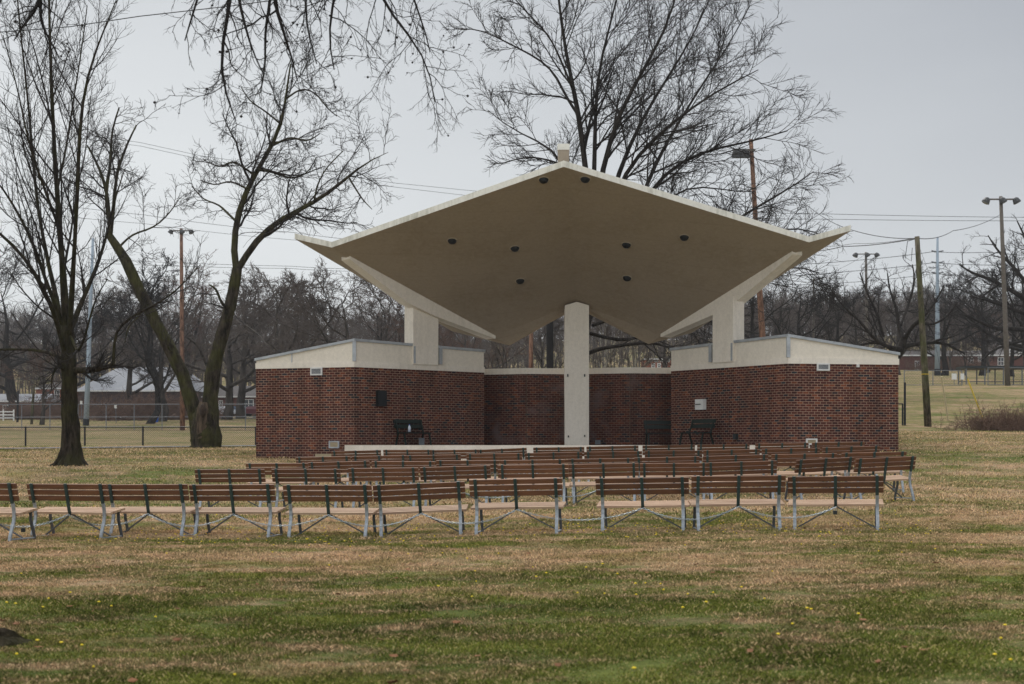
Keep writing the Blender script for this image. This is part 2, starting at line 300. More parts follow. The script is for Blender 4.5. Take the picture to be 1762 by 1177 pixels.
M = dict(
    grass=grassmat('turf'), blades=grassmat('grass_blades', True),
    brick=brickmat('brick'), brick_back=brickmat('brick_rear', .75, .7),  # rear copy: mortar darkened to carry the recess shade, stains are its own
    cream=paintmat('cream_paint', (.80, .73, .63), (.50, .44, .34), .4), panel=paintmat('panel_stucco', (.78, .71, .60), (.56, .50, .41), .35),
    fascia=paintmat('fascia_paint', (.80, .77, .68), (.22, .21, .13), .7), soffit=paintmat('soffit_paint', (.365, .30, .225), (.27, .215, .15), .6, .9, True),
    flash=mat('flashing_metal', (.42, .44, .46), .5, 3, .25, metal=.4), white=mat('white_paint', (.72, .71, .68), .6, 5, .15),
    deck=mat('concrete_deck', (.17, .165, .155), .8, 4, .3), roofing=mat('roofing', (.30, .29, .26), .9, 3, .3),
    black=mat('black_plastic', (.012, .013, .014), .5, 8, .2), dark=mat('dark_metal', (.03, .035, .035), .5, 8, .3), grille=mat('vent_grille', (.10, .09, .08), .7, 10, .3),
    slat=mat('recycled_slat_shaded', (.15, .064, .029), .6, 14, .35, stretch=(.15, 1, 1), c2=(.10, .044, .023), vary=.22),  # same lumber as the seat; shade on the backs put into the colour
    seat=mat('weathered_seat_lit', (.45, .315, .205), .7, 14, .3, stretch=(.12, 1, 1), c2=(.34, .21, .14), vary=.15),  # same lumber as the backrest; light from above put into the colour
    ring=mat('light_rim', (.46, .39, .30), .7, 5, .2),
    joint=mat('sealant', (.12, .085, .06), .9, 5, .2),
    shade_steel=mat('shaded_steel', (.11, .12, .135), .5, 25, .3, metal=.3),  # darker copy of the bench steel; backlit shade put into the colour
    steel=mat('galvanised_steel', (.36, .39, .42), .45, 25, .3, metal=.35), green=mat('green_paint', (.035, .06, .055), .5, 25, .3),
    chain=mat('chain_steel', (.45, .50, .53), .4, 30, .2, metal=.4), greenbench=mat('dark_green_bench', (.012, .02, .016), .5, 10, .2),
    asphalt=mat('asphalt', (.13, .135, .15), .9, 5, .2), fence=mat('black_vinyl', (.012, .014, .02), .5, 10, .2), wire=mat('fence_wire', (.05, .052, .055), .6, 10, .2),
    galv=mat('fence_galvanised', (.16, .17, .18), .6, 10, .2),
    pole=barkmat('pole_wood', (.22, .125, .085), None, 5), polegreen=barkmat('weathered_pole', (.14, .12, .085), (.085, .09, .035), 5), poleblack=mat('creosoted_pole', (.018, .016, .015), .8, 5, .4),
    polegrey=mat('pole_grey_wood', (.14, .12, .10), .9, 5, .3),
    steelpole=mat('painted_steel_pole', (.30, .36, .42), .5, 2, .12), lamp=mat('floodlight_housing', (.055, .055, .055), .5, 10, .2), lens=mat('floodlight_lens', (.20, .21, .22), .2, 10, .1),
    bark1=barkmat('mossy_bark', (.045, .035, .025), (.042, .040, .015)), bark2=barkmat('green_mossy_bark', (.055, .044, .032), (.06, .058, .018), 6),
    deadwood=barkmat('split_wood', (.11, .08, .055), None, 7),
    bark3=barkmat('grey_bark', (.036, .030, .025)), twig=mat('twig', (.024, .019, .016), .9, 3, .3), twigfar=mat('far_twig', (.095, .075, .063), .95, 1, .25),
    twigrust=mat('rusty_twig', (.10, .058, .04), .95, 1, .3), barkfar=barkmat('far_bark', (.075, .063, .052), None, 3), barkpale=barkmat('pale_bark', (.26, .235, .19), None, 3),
    twignear=mat('near_twig', (.022, .018, .016), .9, 5, .2),
    wirec=mat('cable', (.05, .055, .06), .6, 1, .1), yellow=mat('guy_guard', (.45, .32, .03), .5, 5, .2), tan=mat('tan_guard', (.55, .47, .30), .6, 5, .2),
    housebrick=mat('house_brick', (.14, .062, .048), .9, 8, .35), housedark=mat('house_dark_wall', (.075, .05, .045), .9, 2, .3), shingle=mat('shingles', (.10, .09, .085), .9, 4, .3),
    paleroof=mat('pale_roof', (.27, .28, .30), .8, 1, .15), glass=mat('window_glass', (.05, .06, .07), .15, 2, .2, spec=.5), orange=mat('orange_brick', (.33, .13, .08), .9, 5, .2),
    carw=mat('white_car_paint', (.6, .61, .62), .3, 1, .05, spec=.5), carb=mat('blue_car_paint', (.04, .09, .16), .3, 1, .05, spec=.5), carr=mat('dark_red_car_paint', (.13, .025, .03), .3, 1, .05, spec=.5), tyre=mat('tyre', (.012, .012, .012), .9, 5, .1),
    brush=mat('brush_twig', (.17, .105, .075), .95, 2, .3), clay=mat('infield_clay', (.20, .10, .065), .95, 3, .2), bluep=mat('blue_plastic', (.02, .12, .5), .4, 5, .1),
    flower=mat('yellow_petals', (.75, .55, .02), .7, 5, .1), leaf=mat('dead_leaf', (.22, .10, .045), .9, 5, .4), soil=mat('root_soil', (.05, .034, .024), .95, 8, .5),
    bottle=mat('clear_plastic', (.55, .6, .68), .2, 5, .05, spec=.6), plaque=mat('tan_plate', (.38, .31, .20), .7, 8, .2))

# ------------------------------------------------------------------ benches: measured back-rest top edges (photo px)
ROWS = [
 dict(D=22.2, th=[20, 18.5, 14.5, 13, 11.5, 3, 9, 10, 0, 12], e=[(-120, 831, 23, 832.5), (40.1, 833.2, 178, 834), (178, 834.5, 316.6, 834), (323, 835, 467.5, 834.2), (484.5, 835.3, 635.5, 835.3), (644.5, 837.6, 802.3, 827.4), (806.8, 826.3, 967.5, 823.5), (1025, 824, 1185.5, 821.7), (1192, 820.4, 1354.8, 818.7), (1356, 821, 1521.6, 819.4)]),
 dict(D=29.3, th=[9, 9, 8, 7, 8, 7, 6, 4, -26, -24], e=[(332, 808.4, 453.8, 807.6), (465.2, 807.6, 583.2, 807.6), (598, 806.3, 718.8, 805.1), (722.9, 804.7, 844.3, 801.3), (855.6, 800.8, 978, 799.5), (979.3, 799.5, 1099.2, 797.2), (1103, 797.9, 1217.5, 797), (1217.5, 796.9, 1339.3, 793), (1377.3, 792, 1476, 787), (1476, 790, 1586.5, 785.4)]),
 dict(D=32.6, th=[9, 8, 7, 6, 5, 3, 1, -2, -4, -6], e=[(421, 798, 529, 797.2), (530, 796.3, 635.5, 793.4), (637.7, 794, 746.7, 794.5), (750, 792.7, 857.9, 792.7), (862.4, 792.7, 971.4, 791), (978.2, 790.4, 1089.4, 788.8), (1092.8, 788.1, 1206.2, 785.7), (1211.2, 785.4, 1326, 782.4), (1329, 782.4, 1444.7, 780.4), (1449.7, 780, 1565.8, 777.5)]),
 dict(D=37.0, th=[9, 8, 7, 6, 5, 3, 1, -2, -4, -6], e=[(508.3, 787.2, 602.5, 785.4), (604.8, 785.4, 700, 783.8), (700.5, 784.3, 792, 782.5), (802.3, 781.5, 898.8, 780.4), (903.3, 780, 1003.2, 778.1), (1005.4, 778.1, 1106.5, 776.6), (1109.9, 776.2, 1210, 775.5), (1212.5, 775.5, 1309.8, 773.2), (1312.3, 773, 1414.7, 771.2), (1417.2, 770.5, 1519.1, 767.5)]),
 dict(D=40.3, th=[9, 8, 7, 6, 5, 3, 1, -2, -4, -6], e=[(569.6, 776.8, 654.7, 774.7), (659.3, 774.5, 741, 774.5), (741, 775, 823, 774), (823.8, 774.5, 906.7, 770.9), (918, 770.6, 1005.4, 769.5), (1010, 769, 1099.7, 767.2), (1106.5, 767.2, 1197.5, 765.7), (1201, 765.7, 1292.4, 764.2), (1301, 763.7, 1394.7, 762), (1397, 762, 1493.4, 760.5)])]
BL, BH = 1.47, .85
BENCH = []       # (row, index, X, Y, zfoot, theta, tilt)
ctrl = []
for r_i, row in enumerate(ROWS):
    for i, (x0, y0, x1, y1) in enumerate(row['e']):
        th = R(row['th'][i]); u = ((x0+x1)/2-CX)/F
        Dw = F*BL*(math.cos(th)+u*math.sin(th))/(x1-x0)
        D = row['D']*.35+Dw*.65
        D = min(max(D, row['D']*.955), row['D']*1.045)
        X = u*D; dl = D+BL/2*math.sin(th); dr = D-BL/2*math.sin(th)
        zl = EZ+(HY-y0)*dl/F; zr = EZ+(HY-y1)*dr/F
        tilt = max(-.045, min(.045, (zr-zl)/BL)); zf = (zl+zr)/2-BH
        D_ = D+.16*math.cos(th); X_ = X+.16*math.sin(th)                # back leans towards the camera, origin at the seat rear
        BENCH.append((r_i, i, X_, D_, zf, th, tilt)); ctrl.append((X_, D_+.15, zf))
ctrl = np.array(ctrl)
# ------------------------------------------------------------------ terrain
dL = np.array([0, 8, 22, 29.5, 32.4, 37, 40, 42, 49, 58, 64, 70, 100, 150, 190, 230, 300, 420, 700, 1500]); zL = np.array([-1.45, -1.43, -1.43, -1.33, -1.24, -1.1, -1., -.8, -.5, -.33, -.22, -.07, .3, 1.5, 3.3, 4.5, 10, 27, 50, 70])
dR = np.array([0, 8, 22, 29.5, 32.4, 37, 40, 44, 46, 55, 65, 75, 85, 100, 115, 130, 170, 200, 230, 300, 420, 700, 1500]); zR = np.array([-1.38, -1.36, -1.32, -1.22, -1.12, -1., -.85, -.5, -.3, .1, .5, .9, 2., 3.4, 4.7, 5.5, 8.2, 9.6, 12, 17, 32, 52, 70])
def gz(X, Y):
    X = np.asarray(X, dtype=float); Y = np.asarray(Y, dtype=float); Yc = np.maximum(Y, 0.)
    u = X/np.maximum(Yc, 12.); t = np.clip((u+.17)/.42, 0, 1); t = t*t*(3-2*t)
    z = (1-t)*np.interp(Yc, dL, zL)+t*np.interp(Yc, dR, zR)
    base = z.copy(); num = np.zeros_like(z); den = np.full_like(z, .35)
    cu = ctrl[:, 0]/np.maximum(ctrl[:, 1], 12); ct = np.clip((cu+.17)/.42, 0, 1); ct = ct*ct*(3-2*ct)
    res = ctrl[:, 2]-EZ-((1-ct)*np.interp(ctrl[:, 1], dL, zL)+ct*np.interp(ctrl[:, 1], dR, zR))
    for (cx_, cy_, _), rr in zip(ctrl, res):
        wgt = np.exp(-((X-cx_)**2+(Y-cy_)**2)/(2*1.1**2)); num += wgt*rr; den += wgt
    return base+num/den+EZ
def gp(x, D):                                                          # ground point seen at column x and distance D
    X = (x-CX)/F*D; return Vector((X, D, float(gz(X, D))))
ys = np.concatenate([np.linspace(-40, 4, 12, endpoint=False), np.linspace(4, 60, 170, endpoint=False), np.linspace(60, 240, 90, endpoint=False), np.geomspace(240, 1500, 40)])
us = np.linspace(-1, 1, 181)
UU, YY = np.meshgrid(us, ys); HW = 22+np.maximum(YY, 0)*.75; XX = np.sign(UU)*np.abs(UU)**1.15*HW
ZZ = gz(XX, YY)
micro = (np.sin(XX*2.1+YY*.7)*np.sin(YY*1.7-XX*.6)+np.sin(XX*5.3+1)*np.sin(YY*4.1))*.008; ZZ = ZZ+micro*(YY < 60)
nY, nX = XX.shape; idx = np.arange(nY*nX).reshape(nY, nX)
Q = np.stack([idx[:-1, :-1], idx[:-1, 1:], idx[1:, 1:], idx[1:, :-1]], -1).reshape(-1, 4)
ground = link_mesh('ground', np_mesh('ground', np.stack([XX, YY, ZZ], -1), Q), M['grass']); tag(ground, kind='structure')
# asphalt path and infield edge: draped ribbons
def ribbon(name, pts, width, m, lift=.02, **kw):
    V = []; n = len(pts)
    for i, p in enumerate(pts):
        t = (pts[min(i+1, n-1)]-pts[max(i-1, 0)]); t.z = 0; t.normalize(); s_ = Vector((t.y, -t.x, 0))
        for k in (-.5, -.17, .17, .5):
            q = p+s_*width*k; V.append((q.x, q.y, float(gz(q.x, q.y))+lift))
    Qd = [(i*4+k, i*4+k+1, i*4+4+k+1, i*4+4+k) for i in range(n-1) for k in range(3)]
    o = link_mesh(name, np_mesh(name, np.array(V), np.array(Qd)), m); tag(o, **kw); return o
def lerp_pts(a, b, n): return [a.lerp(b, i/(n-1)) for i in range(n)]
ribbon('path', lerp_pts(Vector((-40, 56.0, 0)), gp(448, 68.5), 60), 1.3, M['asphalt'], .05, kind='structure')
ribbon('street', lerp_pts(Vector((-160, 196, 0)), Vector((0, 205, 0)), 60), 6, M['asphalt'], .06, kind='structure')
ribbon('warning_track', lerp_pts(Vector((-90, 148.5, 0)), Vector((0, 148.5, 0)), 40), 2.2, M['clay'], .05, kind='structure')

# ------------------------------------------------------------------ bandstand
ban = empty('bandstand', P(993, 764.5, 51.9), 0, 'mid-century open bandstand with folded tan concrete roof over two red brick wings', 'bandstand')
ORG = ban.location.copy()
def bl(mb, name, m, parent=None, smooth=False):                        # build with world coordinates but parented to the bandstand
    o = mb.build(name, m, parent or ban, smooth)
    me = o.data; me.transform(Matrix.Translation(-ORG)); return o
def bl_sub(mb, name, m, parent, smooth=False): return bl(mb, name, m, parent, smooth)
def xy(x, D): return ((x-CX)/F*D, D)
ZB, ZT = EZ+2.65, EZ+2.85                                              # brick top, band top
FLOOR = EZ-.03
wings = {
 'l': dict(A=xy(440.5, 50.0), B=xy(609.6, 48.8), C=xy(833, 52.6), zA=3.02, zB=3.63, zC=3.50),
 'r': dict(A=xy(1546, 47.4), B=xy(1356.5, 46.7), C=xy(1154.6, 51.6), zA=3.06, zB=3.62, zC=3.49)}
for k, g in wings.items():
    A, B, C = g['A'], g['B'], g['C']
    Cb = (C[0]*58./C[1]+(-.4 if k == 'l' else .4), 58.); Ab = (A[0], 58.)
    plan = [A, B, C, Cb, Ab]; tops = [g['zA'], g['zB'], g['zC'], g['zC'], g['zA']]
    if k == 'r': plan = plan[::-1]; tops = tops[::-1]
    tops = [EZ+z for z in tops]
    bl(MB().prism(plan, EZ-1.6, ZB), 'brick_wall', M['brick'])
    bl(MB().prism(offs(plan, .02), ZB, ZT), 'band', M['cream'])
    par = bl(MB().prism(offs(plan, -.01), ZT, [t_-.09 for t_ in tops], bottom=False), 'parapet', M['panel'])
    # vertical trims at the corners and joints
    tr = MB()
    def trim(p, z1, wd=.1, q=None):
        d = (Vector(q)-Vector(p)).normalized(); tr.bar((p[0], p[1], ZT+.002), (p[0], p[1], z1), wd, .03, upv=(d.y, -d.x, 0))
    nB = Vector(B)
    tr.prism(offs([(B[0]-.06, B[1]-.035), (B[0]+.06, B[1]-.035), (B[0]+.06, B[1]+.06), (B[0]-.06, B[1]+.06)], .0), ZT+.002, EZ+g['zB']-.085)
    for q, s_ in ((A, .02), (C, .97)):
        pass
    m_ = Vector(A).lerp(Vector(B), .37); n_ = (Vector(B)-Vector(A)).normalized(); pr = Vector((n_.y, -n_.x)) if k == 'l' else Vector((-n_.y, n_.x))
    zz = EZ+g['zA']+(g['zB']-g['zA'])*.37
    if k == 'l': bl(MB().bar((m_.x, m_.y-.005, ZT+.002), (m_.x, m_.y-.005, zz-.1), .03, .03), 'panel_joint', M['flash'], par)
    bl(tr, 'corner_trim', M['flash'], par)
    fo = offs(plan, .05); fi = tops
    fl = bl(MB().prism(fo, [t_-.09 for t_ in tops], tops), 'roof_flashing', M['flash'])
    bl(MB().prism(offs(plan, -.1), [t_+.001 for t_ in tops], [t_+.012 for t_ in tops]), 'roofing', M['roofing'], fl)
# rear wall of the recess: four slightly folded panels
rw = [xy(818, 54.0), xy(906, 53.2), xy(993, 53.5), xy(1084, 52.7), xy(1172, 53.1)]
back = MB(); cop = MB(); u = 0
for i in range(4):
    p, q = rw[i], rw[i+1]
    zt0, zt1 = EZ+2.63, EZ+2.63; L = math.dist(p, q)
    for dd, flip in ((0, 0), (.3, 1)):
        pts = [(p[0], p[1]+dd, EZ-1), (q[0], q[1]+dd, EZ-1), (q[0], q[1]+dd, zt1), (p[0], p[1]+dd, zt0)]
        uv = [(u, 0), (u+L, 0), (u+L, 3.63), (u, 3.63)]
        if flip: pts.reverse(); uv.reverse()
        back.poly(pts, uv)
    back.poly([(p[0], p[1], zt0), (q[0], q[1], zt1), (q[0], q[1]+.3, zt1), (p[0], p[1]+.3, zt0)], [(0, 0)]*4)
    cop.prism([(p[0], p[1]-.04), (q[0], q[1]-.04), (q[0], q[1]+.34), (p[0], p[1]+.34)], zt0, zt0+.22)
    u += L
bl(back, 'rear_wall', M['brick_back']); bl(cop, 'coping', M['cream'])
for i in (1, 3): bl(MB().bar((rw[i][0], rw[i][1]-.012, FLOOR), (rw[i][0], rw[i][1]-.012, EZ+2.62), .022, .022), 'joint', M['joint'])
# stage
front = [(584, 49.3), (610, 48.2), (700, 47.0), (850, 46.2), (993, 45.8), (1150, 45.5), (1300, 45.4), (1352, 45.6), (1396, 46.9)]
plan = [xy(*p) for p in front]
edge = MB(); deck = MB()
for i in range(len(plan)-1):
    p, q = plan[i], plan[i+1]
    edge.prism([p, q, (q[0], q[1]+.35), (p[0], p[1]+.35)], EZ-1.6, FLOOR)
bl(edge, 'stage_edge', M['cream'])
dp = [(p[0], p[1]+.34) for p in plan]+[xy(1396, 54.5), xy(584, 54.5)]
deck.prism(dp, EZ-1.5, FLOOR-.004); bl(deck, 'stage_floor', M['deck'])
bl(MB().box(P(558, 784, 47.6), (.55, .4, .12)), 'step', M['plaque'])
# roof
RA = P(970, 287, 43.2); TH = Vector((0, 0, .19))
VL, VR = P(571, 426, 47.8), P(1392, 417, 46.3)
TL, TR = P(507, 411, 48.8), P(1464, 397, 47.0)
LL, LR = P(877, 594.5, 53.4), P(1115.7, 592, 52.7)
QL, QR = P(778, 570, 53.0), P(1190, 573, 52.2)
ML, MR = VL.lerp(LL, .905), VR.lerp(LR, .905)
C0, R0 = P(991.5, 521, 52.2), P(992, 530, 53.2)
sof = MB(); top = MB(); ed = MB()
faces = [[RA, VL, ML, C0], [RA, C0, MR, VR], [C0, ML, LL, R0], [C0, R0, LR, MR]]
GRD = []
for f in faces[:2]:
    n_ = 14
    f = f if f[1] is VL else [f[0], f[3], f[2], f[1]]
    gr = [[(f[0]*(1-i/n_)+f[1]*(i/n_))*(1-j/n_)+(f[3]*(1-i/n_)+f[2]*(i/n_))*(j/n_) for j in range(n_+1)] for i in range(n_+1)]
    b0 = len(sof.v); sof.v += [tuple(gr[i][j]) for i in range(n_+1) for j in range(n_+1)]
    for i in range(n_):
        for j in range(n_):
            q_ = (b0+i*(n_+1)+j, b0+(i+1)*(n_+1)+j, b0+(i+1)*(n_+1)+j+1, b0+i*(n_+1)+j+1); sof.f.append(q_); GRD.append([gr[i][j], gr[i+1][j], gr[i+1][j+1], gr[i][j+1]])
NS = len(sof.f)
for f in faces[2:]: sof.poly(f)
out_l = [[VL, TL, QL, ML], [ML, QL, LL]]; out_r = [[VR, MR, QR, TR], [MR, LR, QR]]
for f in out_l+out_r: sof.poly(f)
for f in faces+out_l+out_r:
    top.poly([p+TH for p in reversed(f)])
loop = [RA, VL, TL, QL, LL, R0, LR, QR, TR, VR]
for i in range(len(loop)):
    a, b = loop[i], loop[(i+1) % len(loop)]; n_ = max(1, int((b-a).length/1.5))
    ed.poly([a, a+TH, b+TH, b])
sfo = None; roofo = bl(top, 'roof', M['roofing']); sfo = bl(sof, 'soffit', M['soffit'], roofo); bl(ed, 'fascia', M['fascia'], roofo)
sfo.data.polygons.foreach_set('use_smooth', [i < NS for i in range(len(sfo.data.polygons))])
# finial block at the ridge
c = P(969.5, 262, 44.6); hb = .36
fb = MB().box((c.x, c.y, c.z-.18), (.34, .36, .44)); fbo = bl(fb, 'ridge_block', M['soffit']); 
bl(MB().box((c.x, c.y, c.z+.04+.095), (.37, .39, .19)), 'block_cap', M['fascia'], fbo)
# raking beams (tapered cantilever arms) and piers
def beam(V, L, s0, s1, sp0, sp1, side, pxs):
    """box beam under the valley from s0 (front) to s1 (rear), deep at the pier (sp0..sp1)"""
    d = (L-V); h = Vector((d.x, d.y, 0)).normalized(); inn = Vector((-h.y, h.x, 0))*(-1)      # horizontal normal
    if side == 'l': inn = Vector((h.y, -h.x, 0))
    else: inn = Vector((-h.y, h.x, 0))
    t2 = .07; t3 = .40
    pts = [(s0, .20), (s0+.02, .24), (sp0, .62), (sp1, .56), (s1-.005, .20), (s1, .18)]
    mb = MB(); ring = []
    for s_, dep in pts:
        c_ = V.lerp(L, s_); ring.append([c_+inn*t2+Vector((0, 0, .28)), c_-inn*t3+Vector((0, 0, .28)), c_-inn*t3+Vector((0, 0, -dep+.12)), c_+inn*t2+Vector((0, 0, -dep+.12))])
    for i in range(len(ring)-1):
        for j in range(4): mb.poly([ring[i][j], ring[i][(j+1) % 4], ring[i+1][(j+1) % 4], ring[i+1][j]])
    mb.poly(ring[0]); mb.poly(ring[-1][::-1])
    bl(mb, 'roof_beam', M['cream'])
    g_ = wings[side]; B_, C_ = Vector(g_['B']), Vector(g_['C']); dd = C_-B_
    def on(x):
        u_ = (x-CX)/F; return B_+dd*((u_*B_.y-B_.x)/(dd.x-u_*dd.y))
    dn = dd.normalized(); nr = Vector((dn.y, -dn.x)); nr = nr if nr.y < 0 else -nr
    xa, xb = pxs; pa, pb = on(xa)+nr*.075, on(xb)+nr*.075; pl = [pa, pb, pb-nr*.52, pa-nr*.52]
    pl = [(p.x, p.y) for p in pl]
    ar = sum(pl[i][0]*pl[(i+1) % 4][1]-pl[(i+1) % 4][0]*pl[i][1] for i in range(4))
    za = V.lerp(L, sp0).z-.30; zb = V.lerp(L, sp1).z-.27; tops = [za, zb, zb, za]
    a, b = pa, pb
    if ar < 0: pl = pl[::-1]; tops = tops[::-1]
    po_ = bl(MB().prism(pl, ZT-.012, tops), 'pier', M['cream'])
    for xt, wt in ((xa+(2 if side == 'l' else -2), .07), (xb+(4 if side == 'l' else -4), .13)):
        c_ = on(xt)+nr*.07; bl(MB().box((c_.x, c_.y, ZT+.325), (wt, .06, .60), Matrix((Vector((dn.x, dn.y, 0)), Vector((nr.x, nr.y, 0)), Vector((0, 0, 1)))).transposed()), 'joint_trim', M['flash'], po_)
    return a, b, inn
beam(VL, LL, .085, .905, .40, .55, 'l', (709, 752))
beam(VR, LR, .085, .905, .42, .56, 'r', (1264, 1229))
# centre pier with rear fin
pc = xy(992.7, 51.9); pw = .44
pz = EZ+5.17
pier = MB().prism([(pc[0]-pw, pc[1]), (pc[0]+pw, pc[1]), (pc[0]+pw, pc[1]+.75), (pc[0]-pw, pc[1]+.75)], FLOOR, [pz-.1, pz-.1, pz-.3, pz-.3])
po = bl(pier, 'centre_pier', M['cream'])
bl(MB().poly([(pc[0]-pw, pc[1]-.002, pz-.1), (pc[0]+pw, pc[1]-.002, pz-.1), (pc[0], pc[1]-.002, pz+.03)]), 'pier_cap', M['cream'], po)
fin = MB(); fx = pc[0]+.40
for sgn in (1,):
    prof = [(53.9, EZ-1), (55.2, EZ-1), (54.9, EZ+3.0), (54.3, EZ+4.75), (53.9, EZ+4.75)]
    x0, x1 = pc[0]-.05, fx+.13
    fin.poly([(x0, y_, z_) for y_, z_ in prof]); fin.poly([(x1, y_, z_) for y_, z_ in reversed(prof)])
    for i in range(5):
        (a, b), (c_, d) = prof[i], prof[(i+1) % 5]; fin.poly([(x0, a, b), (x1, a, b), (x1, c_, d), (x0, c_, d)][::-1])
bl(fin, 'rear_fin', M['white'])
for x_, y_ in ((977, 646), (1006, 646), (978, 751), (1006, 750)):
    q = P(x_, y_, 51.88); bl(MB().box(q, (.045, .03, .10 if y_ < 700 else .07)), 'anchor_bolt', M['dark'])
# recessed soffit lights
from mathutils.geometry import intersect_ray_tri
tris = []
for f in GRD+faces[2:]+out_l+out_r:
    for i in range(1, len(f)-1): tris.append((f[0], f[i], f[i+1]))
def hit(x, y):
    o = Vector((0, 0, EZ)); d = (P(x, y, 10)-o).normalized()
    for t_ in tris:
        h = intersect_ray_tri(*t_, d, o, True)
        if h is not None:
            n_ = (t_[1]-t_[0]).cross(t_[2]-t_[0]).normalized()
            if n_.z > 0: n_ = -n_
            return h, n_
for x_, y_ in ((935.5, 309), (1007, 308), (778, 414), (886, 427), (1078, 421), (1177.5, 408), (895, 483), (1079, 478)):
    h, n_ = hit(x_, y_); Mx = n_.to_track_quat('Z', 'Y').to_matrix()
    rg = MB().lathe(h, [(.19, -.02), (.19, .012), (.15, .012), (.15, -.02)], 18, Mx); ro = bl(rg, 'soffit_light', M['ring'])
    dm = MB().lathe(h, [(.148, .0), (.145, .03), (.115, .08), (.06, .115), (.01, .125)], 18, Mx); bl(dm, 'lens', M['black'], ro, True)
# fittings on the brick
def wallfit(name, k, seg, x, y0, y1, wpx, m, proud=.03, frame=None):
    g = wings[k]; a, b = (Vector(g['A']), Vector(g['B'])) if seg == 'AB' else (Vector(g['B']), Vector(g['C']))
    u_ = (x-CX)/F; # a + t(b-a) on ray
    d = b-a; t_ = (u_*a.y-a.x)/(d.x-u_*d.y); p = a+d*t_; D = p.y
    dn = d.normalized(); nrm = Vector((dn.y, -dn.x));
    if nrm.y > 0: nrm = -nrm
    wd = wpx*D/F/max(.3, abs(dn.x)); hh = (y1-y0)*D/F; zc = EZ+(HY-(y0+y1)/2)*D/F
    Mx = Matrix((Vector((dn.x, dn.y, 0)), Vector((nrm.x, nrm.y, 0)), Vector((0, 0, 1)))).transposed()
    c_ = (p.x+nrm.x*proud/2, p.y+nrm.y*proud/2, zc)
    o = bl(MB().box(c_, (wd, proud, hh), Mx), name, m)
    if frame:
        fr = MB(); e = .045
        for sx_, sz_, w2, h2 in ((0, 1, wd+2*e, e), (0, -1, wd+2*e, e), (1, 0, e, hh), (-1, 0, e, hh)):
            cc = Vector(c_)+Vector((dn.x, dn.y, 0))*sx_*(wd/2+e/2)+Vector((nrm.x, nrm.y, 0))*.012+Vector((0, 0, sz_*(hh/2+e/2)))
            fr.box(cc, (w2, proud+.03, h2), Mx)
        bl(fr, 'frame', frame, o)
        if m is M['grille']:
            lv = MB()
            for i in range(6): lv.box(Vector(c_)+Vector((nrm.x, nrm.y, 0))*(proud/2+.006)+Vector((0, 0, hh*((i+.5)/6-.5))), (wd, .014, hh/14), Mx)
            bl(lv, 'louvre', M['flash'], o)
    return o
wallfit('vent', 'l', 'AB', 545, 634.5, 643.5, 17, M['grille'], .03, M['white'])
wallfit('wall_plate', 'l', 'AB', 575.5, 761, 769, 14, M['plaque'], .03, M['flash'])
wallfit('vent', 'r', 'AB', 1416, 627.5, 635.5, 18, M['grille'], .03, M['white'])
wallfit('vent', 'r', 'AB', 1396, 757, 763, 15, M['plaque'], .03, M['white'])
wallfit('wall_speaker', 'l', 'BC', 653.5, 672, 699, 13, M['black'], .18)
eb = wallfit('electrical_box', 'r', 'BC', 1208, 687, 705, 12, M['white'], .14)
wallfit('box_latch', 'r', 'BC', 1206.5, 695, 696.6, 7, M['dark'], .165)
wallfit('outlet_box', 'r', 'BC', 1267.5, 746, 756, 5, M['dark'], .1)
bl(MB().box(P(1028.5, 761, 52.6), (.2, .12, .16)), 'floor_outlet', M['galv'])
bl(MB().box(P(778, 762.5, 51.2), (.1, .1, .07)), 'floor_socket', M['dark'])
# flaking patch on the right wing
wallfit('wall_hole', 'r', 'AB', 1516.5, 734, 738, 4, M['black'], .02); wallfit('camera_bracket', 'r', 'AB', 1475, 627, 632, 4, M['white'], .1)

# ------------------------------------------------------------------ park bench prototype
def bench_proto():
    root = empty('park_bench')
    s = MB()
    for i in range(4):
        y_ = .05+i*.108; z_ = .400+i*.016
        s.box((0, y_, z_), (BL, .084, .035), Matrix.Rotation(R(7), 3, 'X'))
    s.build('seat', M['seat'], root)
    b = MB(); lean = R(-17)
    for i in range(3):
        q = .815-i*.092; yy = -.036-(q-.555)*.259
        b.box((0, yy+.036, q), (BL, .035, .077), Matrix.Rotation(R(14.5), 3, 'X'))
    b.build('backrest', M['slat'], root)
    cr = Matrix.Rotation
    def leg(x, prof, wd, m, nm):
        l = MB()
        for (a, b_) in zip(prof[:-1], prof[1:]):
            l.bar((x, a[0], a[1]), (x, b_[0], b_[1]), wd, .024, upv=(0, 1, 0.01))
        return l.build(nm, m, root)
    rear = [(-.10, -.04), (-.085, .06), (-.045, .18), (-.005, .28), (.005, .36), (.0, .44), (-.03, .56)]
    frontp = [(.47, -.04), (.455, .06), (.415, .18), (.38, .28), (.375, .40)]
    for x in (-.635, .635):
        leg(x, rear, .05, M['steel'], 'leg'); leg(x, frontp, .042, M['shade_steel'], 'leg')
        l = MB().bar((x, .0, .375), (x, .42, .415), .045, .02, upv=(0, 0, 1)); l.build('seat_bar', M['green'], root)
    for x in (-.635, 0, .635):
        prof = [(-.036, .555), (-.052, .62), (-.115, .86)] if x else [(.03, .37), (-.005, .42), (-.045, .60), (-.115, .86)]
        leg(x, prof, .048, M['green'], 'back_bracket')
    MB().bar((0, .02, .372), (0, .42, .41), .045, .02).build('seat_bar', M['green'], root)
    for x in (-1, 1):
        MB().bar((x*.02, .05, .37), (x*.61, .22, .03), .02, .02).build('brace', M['shade_steel'], root)
        MB().bar((x*.635, -.09, .02), (x*.635, .46, .02), .03, .02).build('foot_bar', M['steel'], root)
    return root
proto = bench_proto()
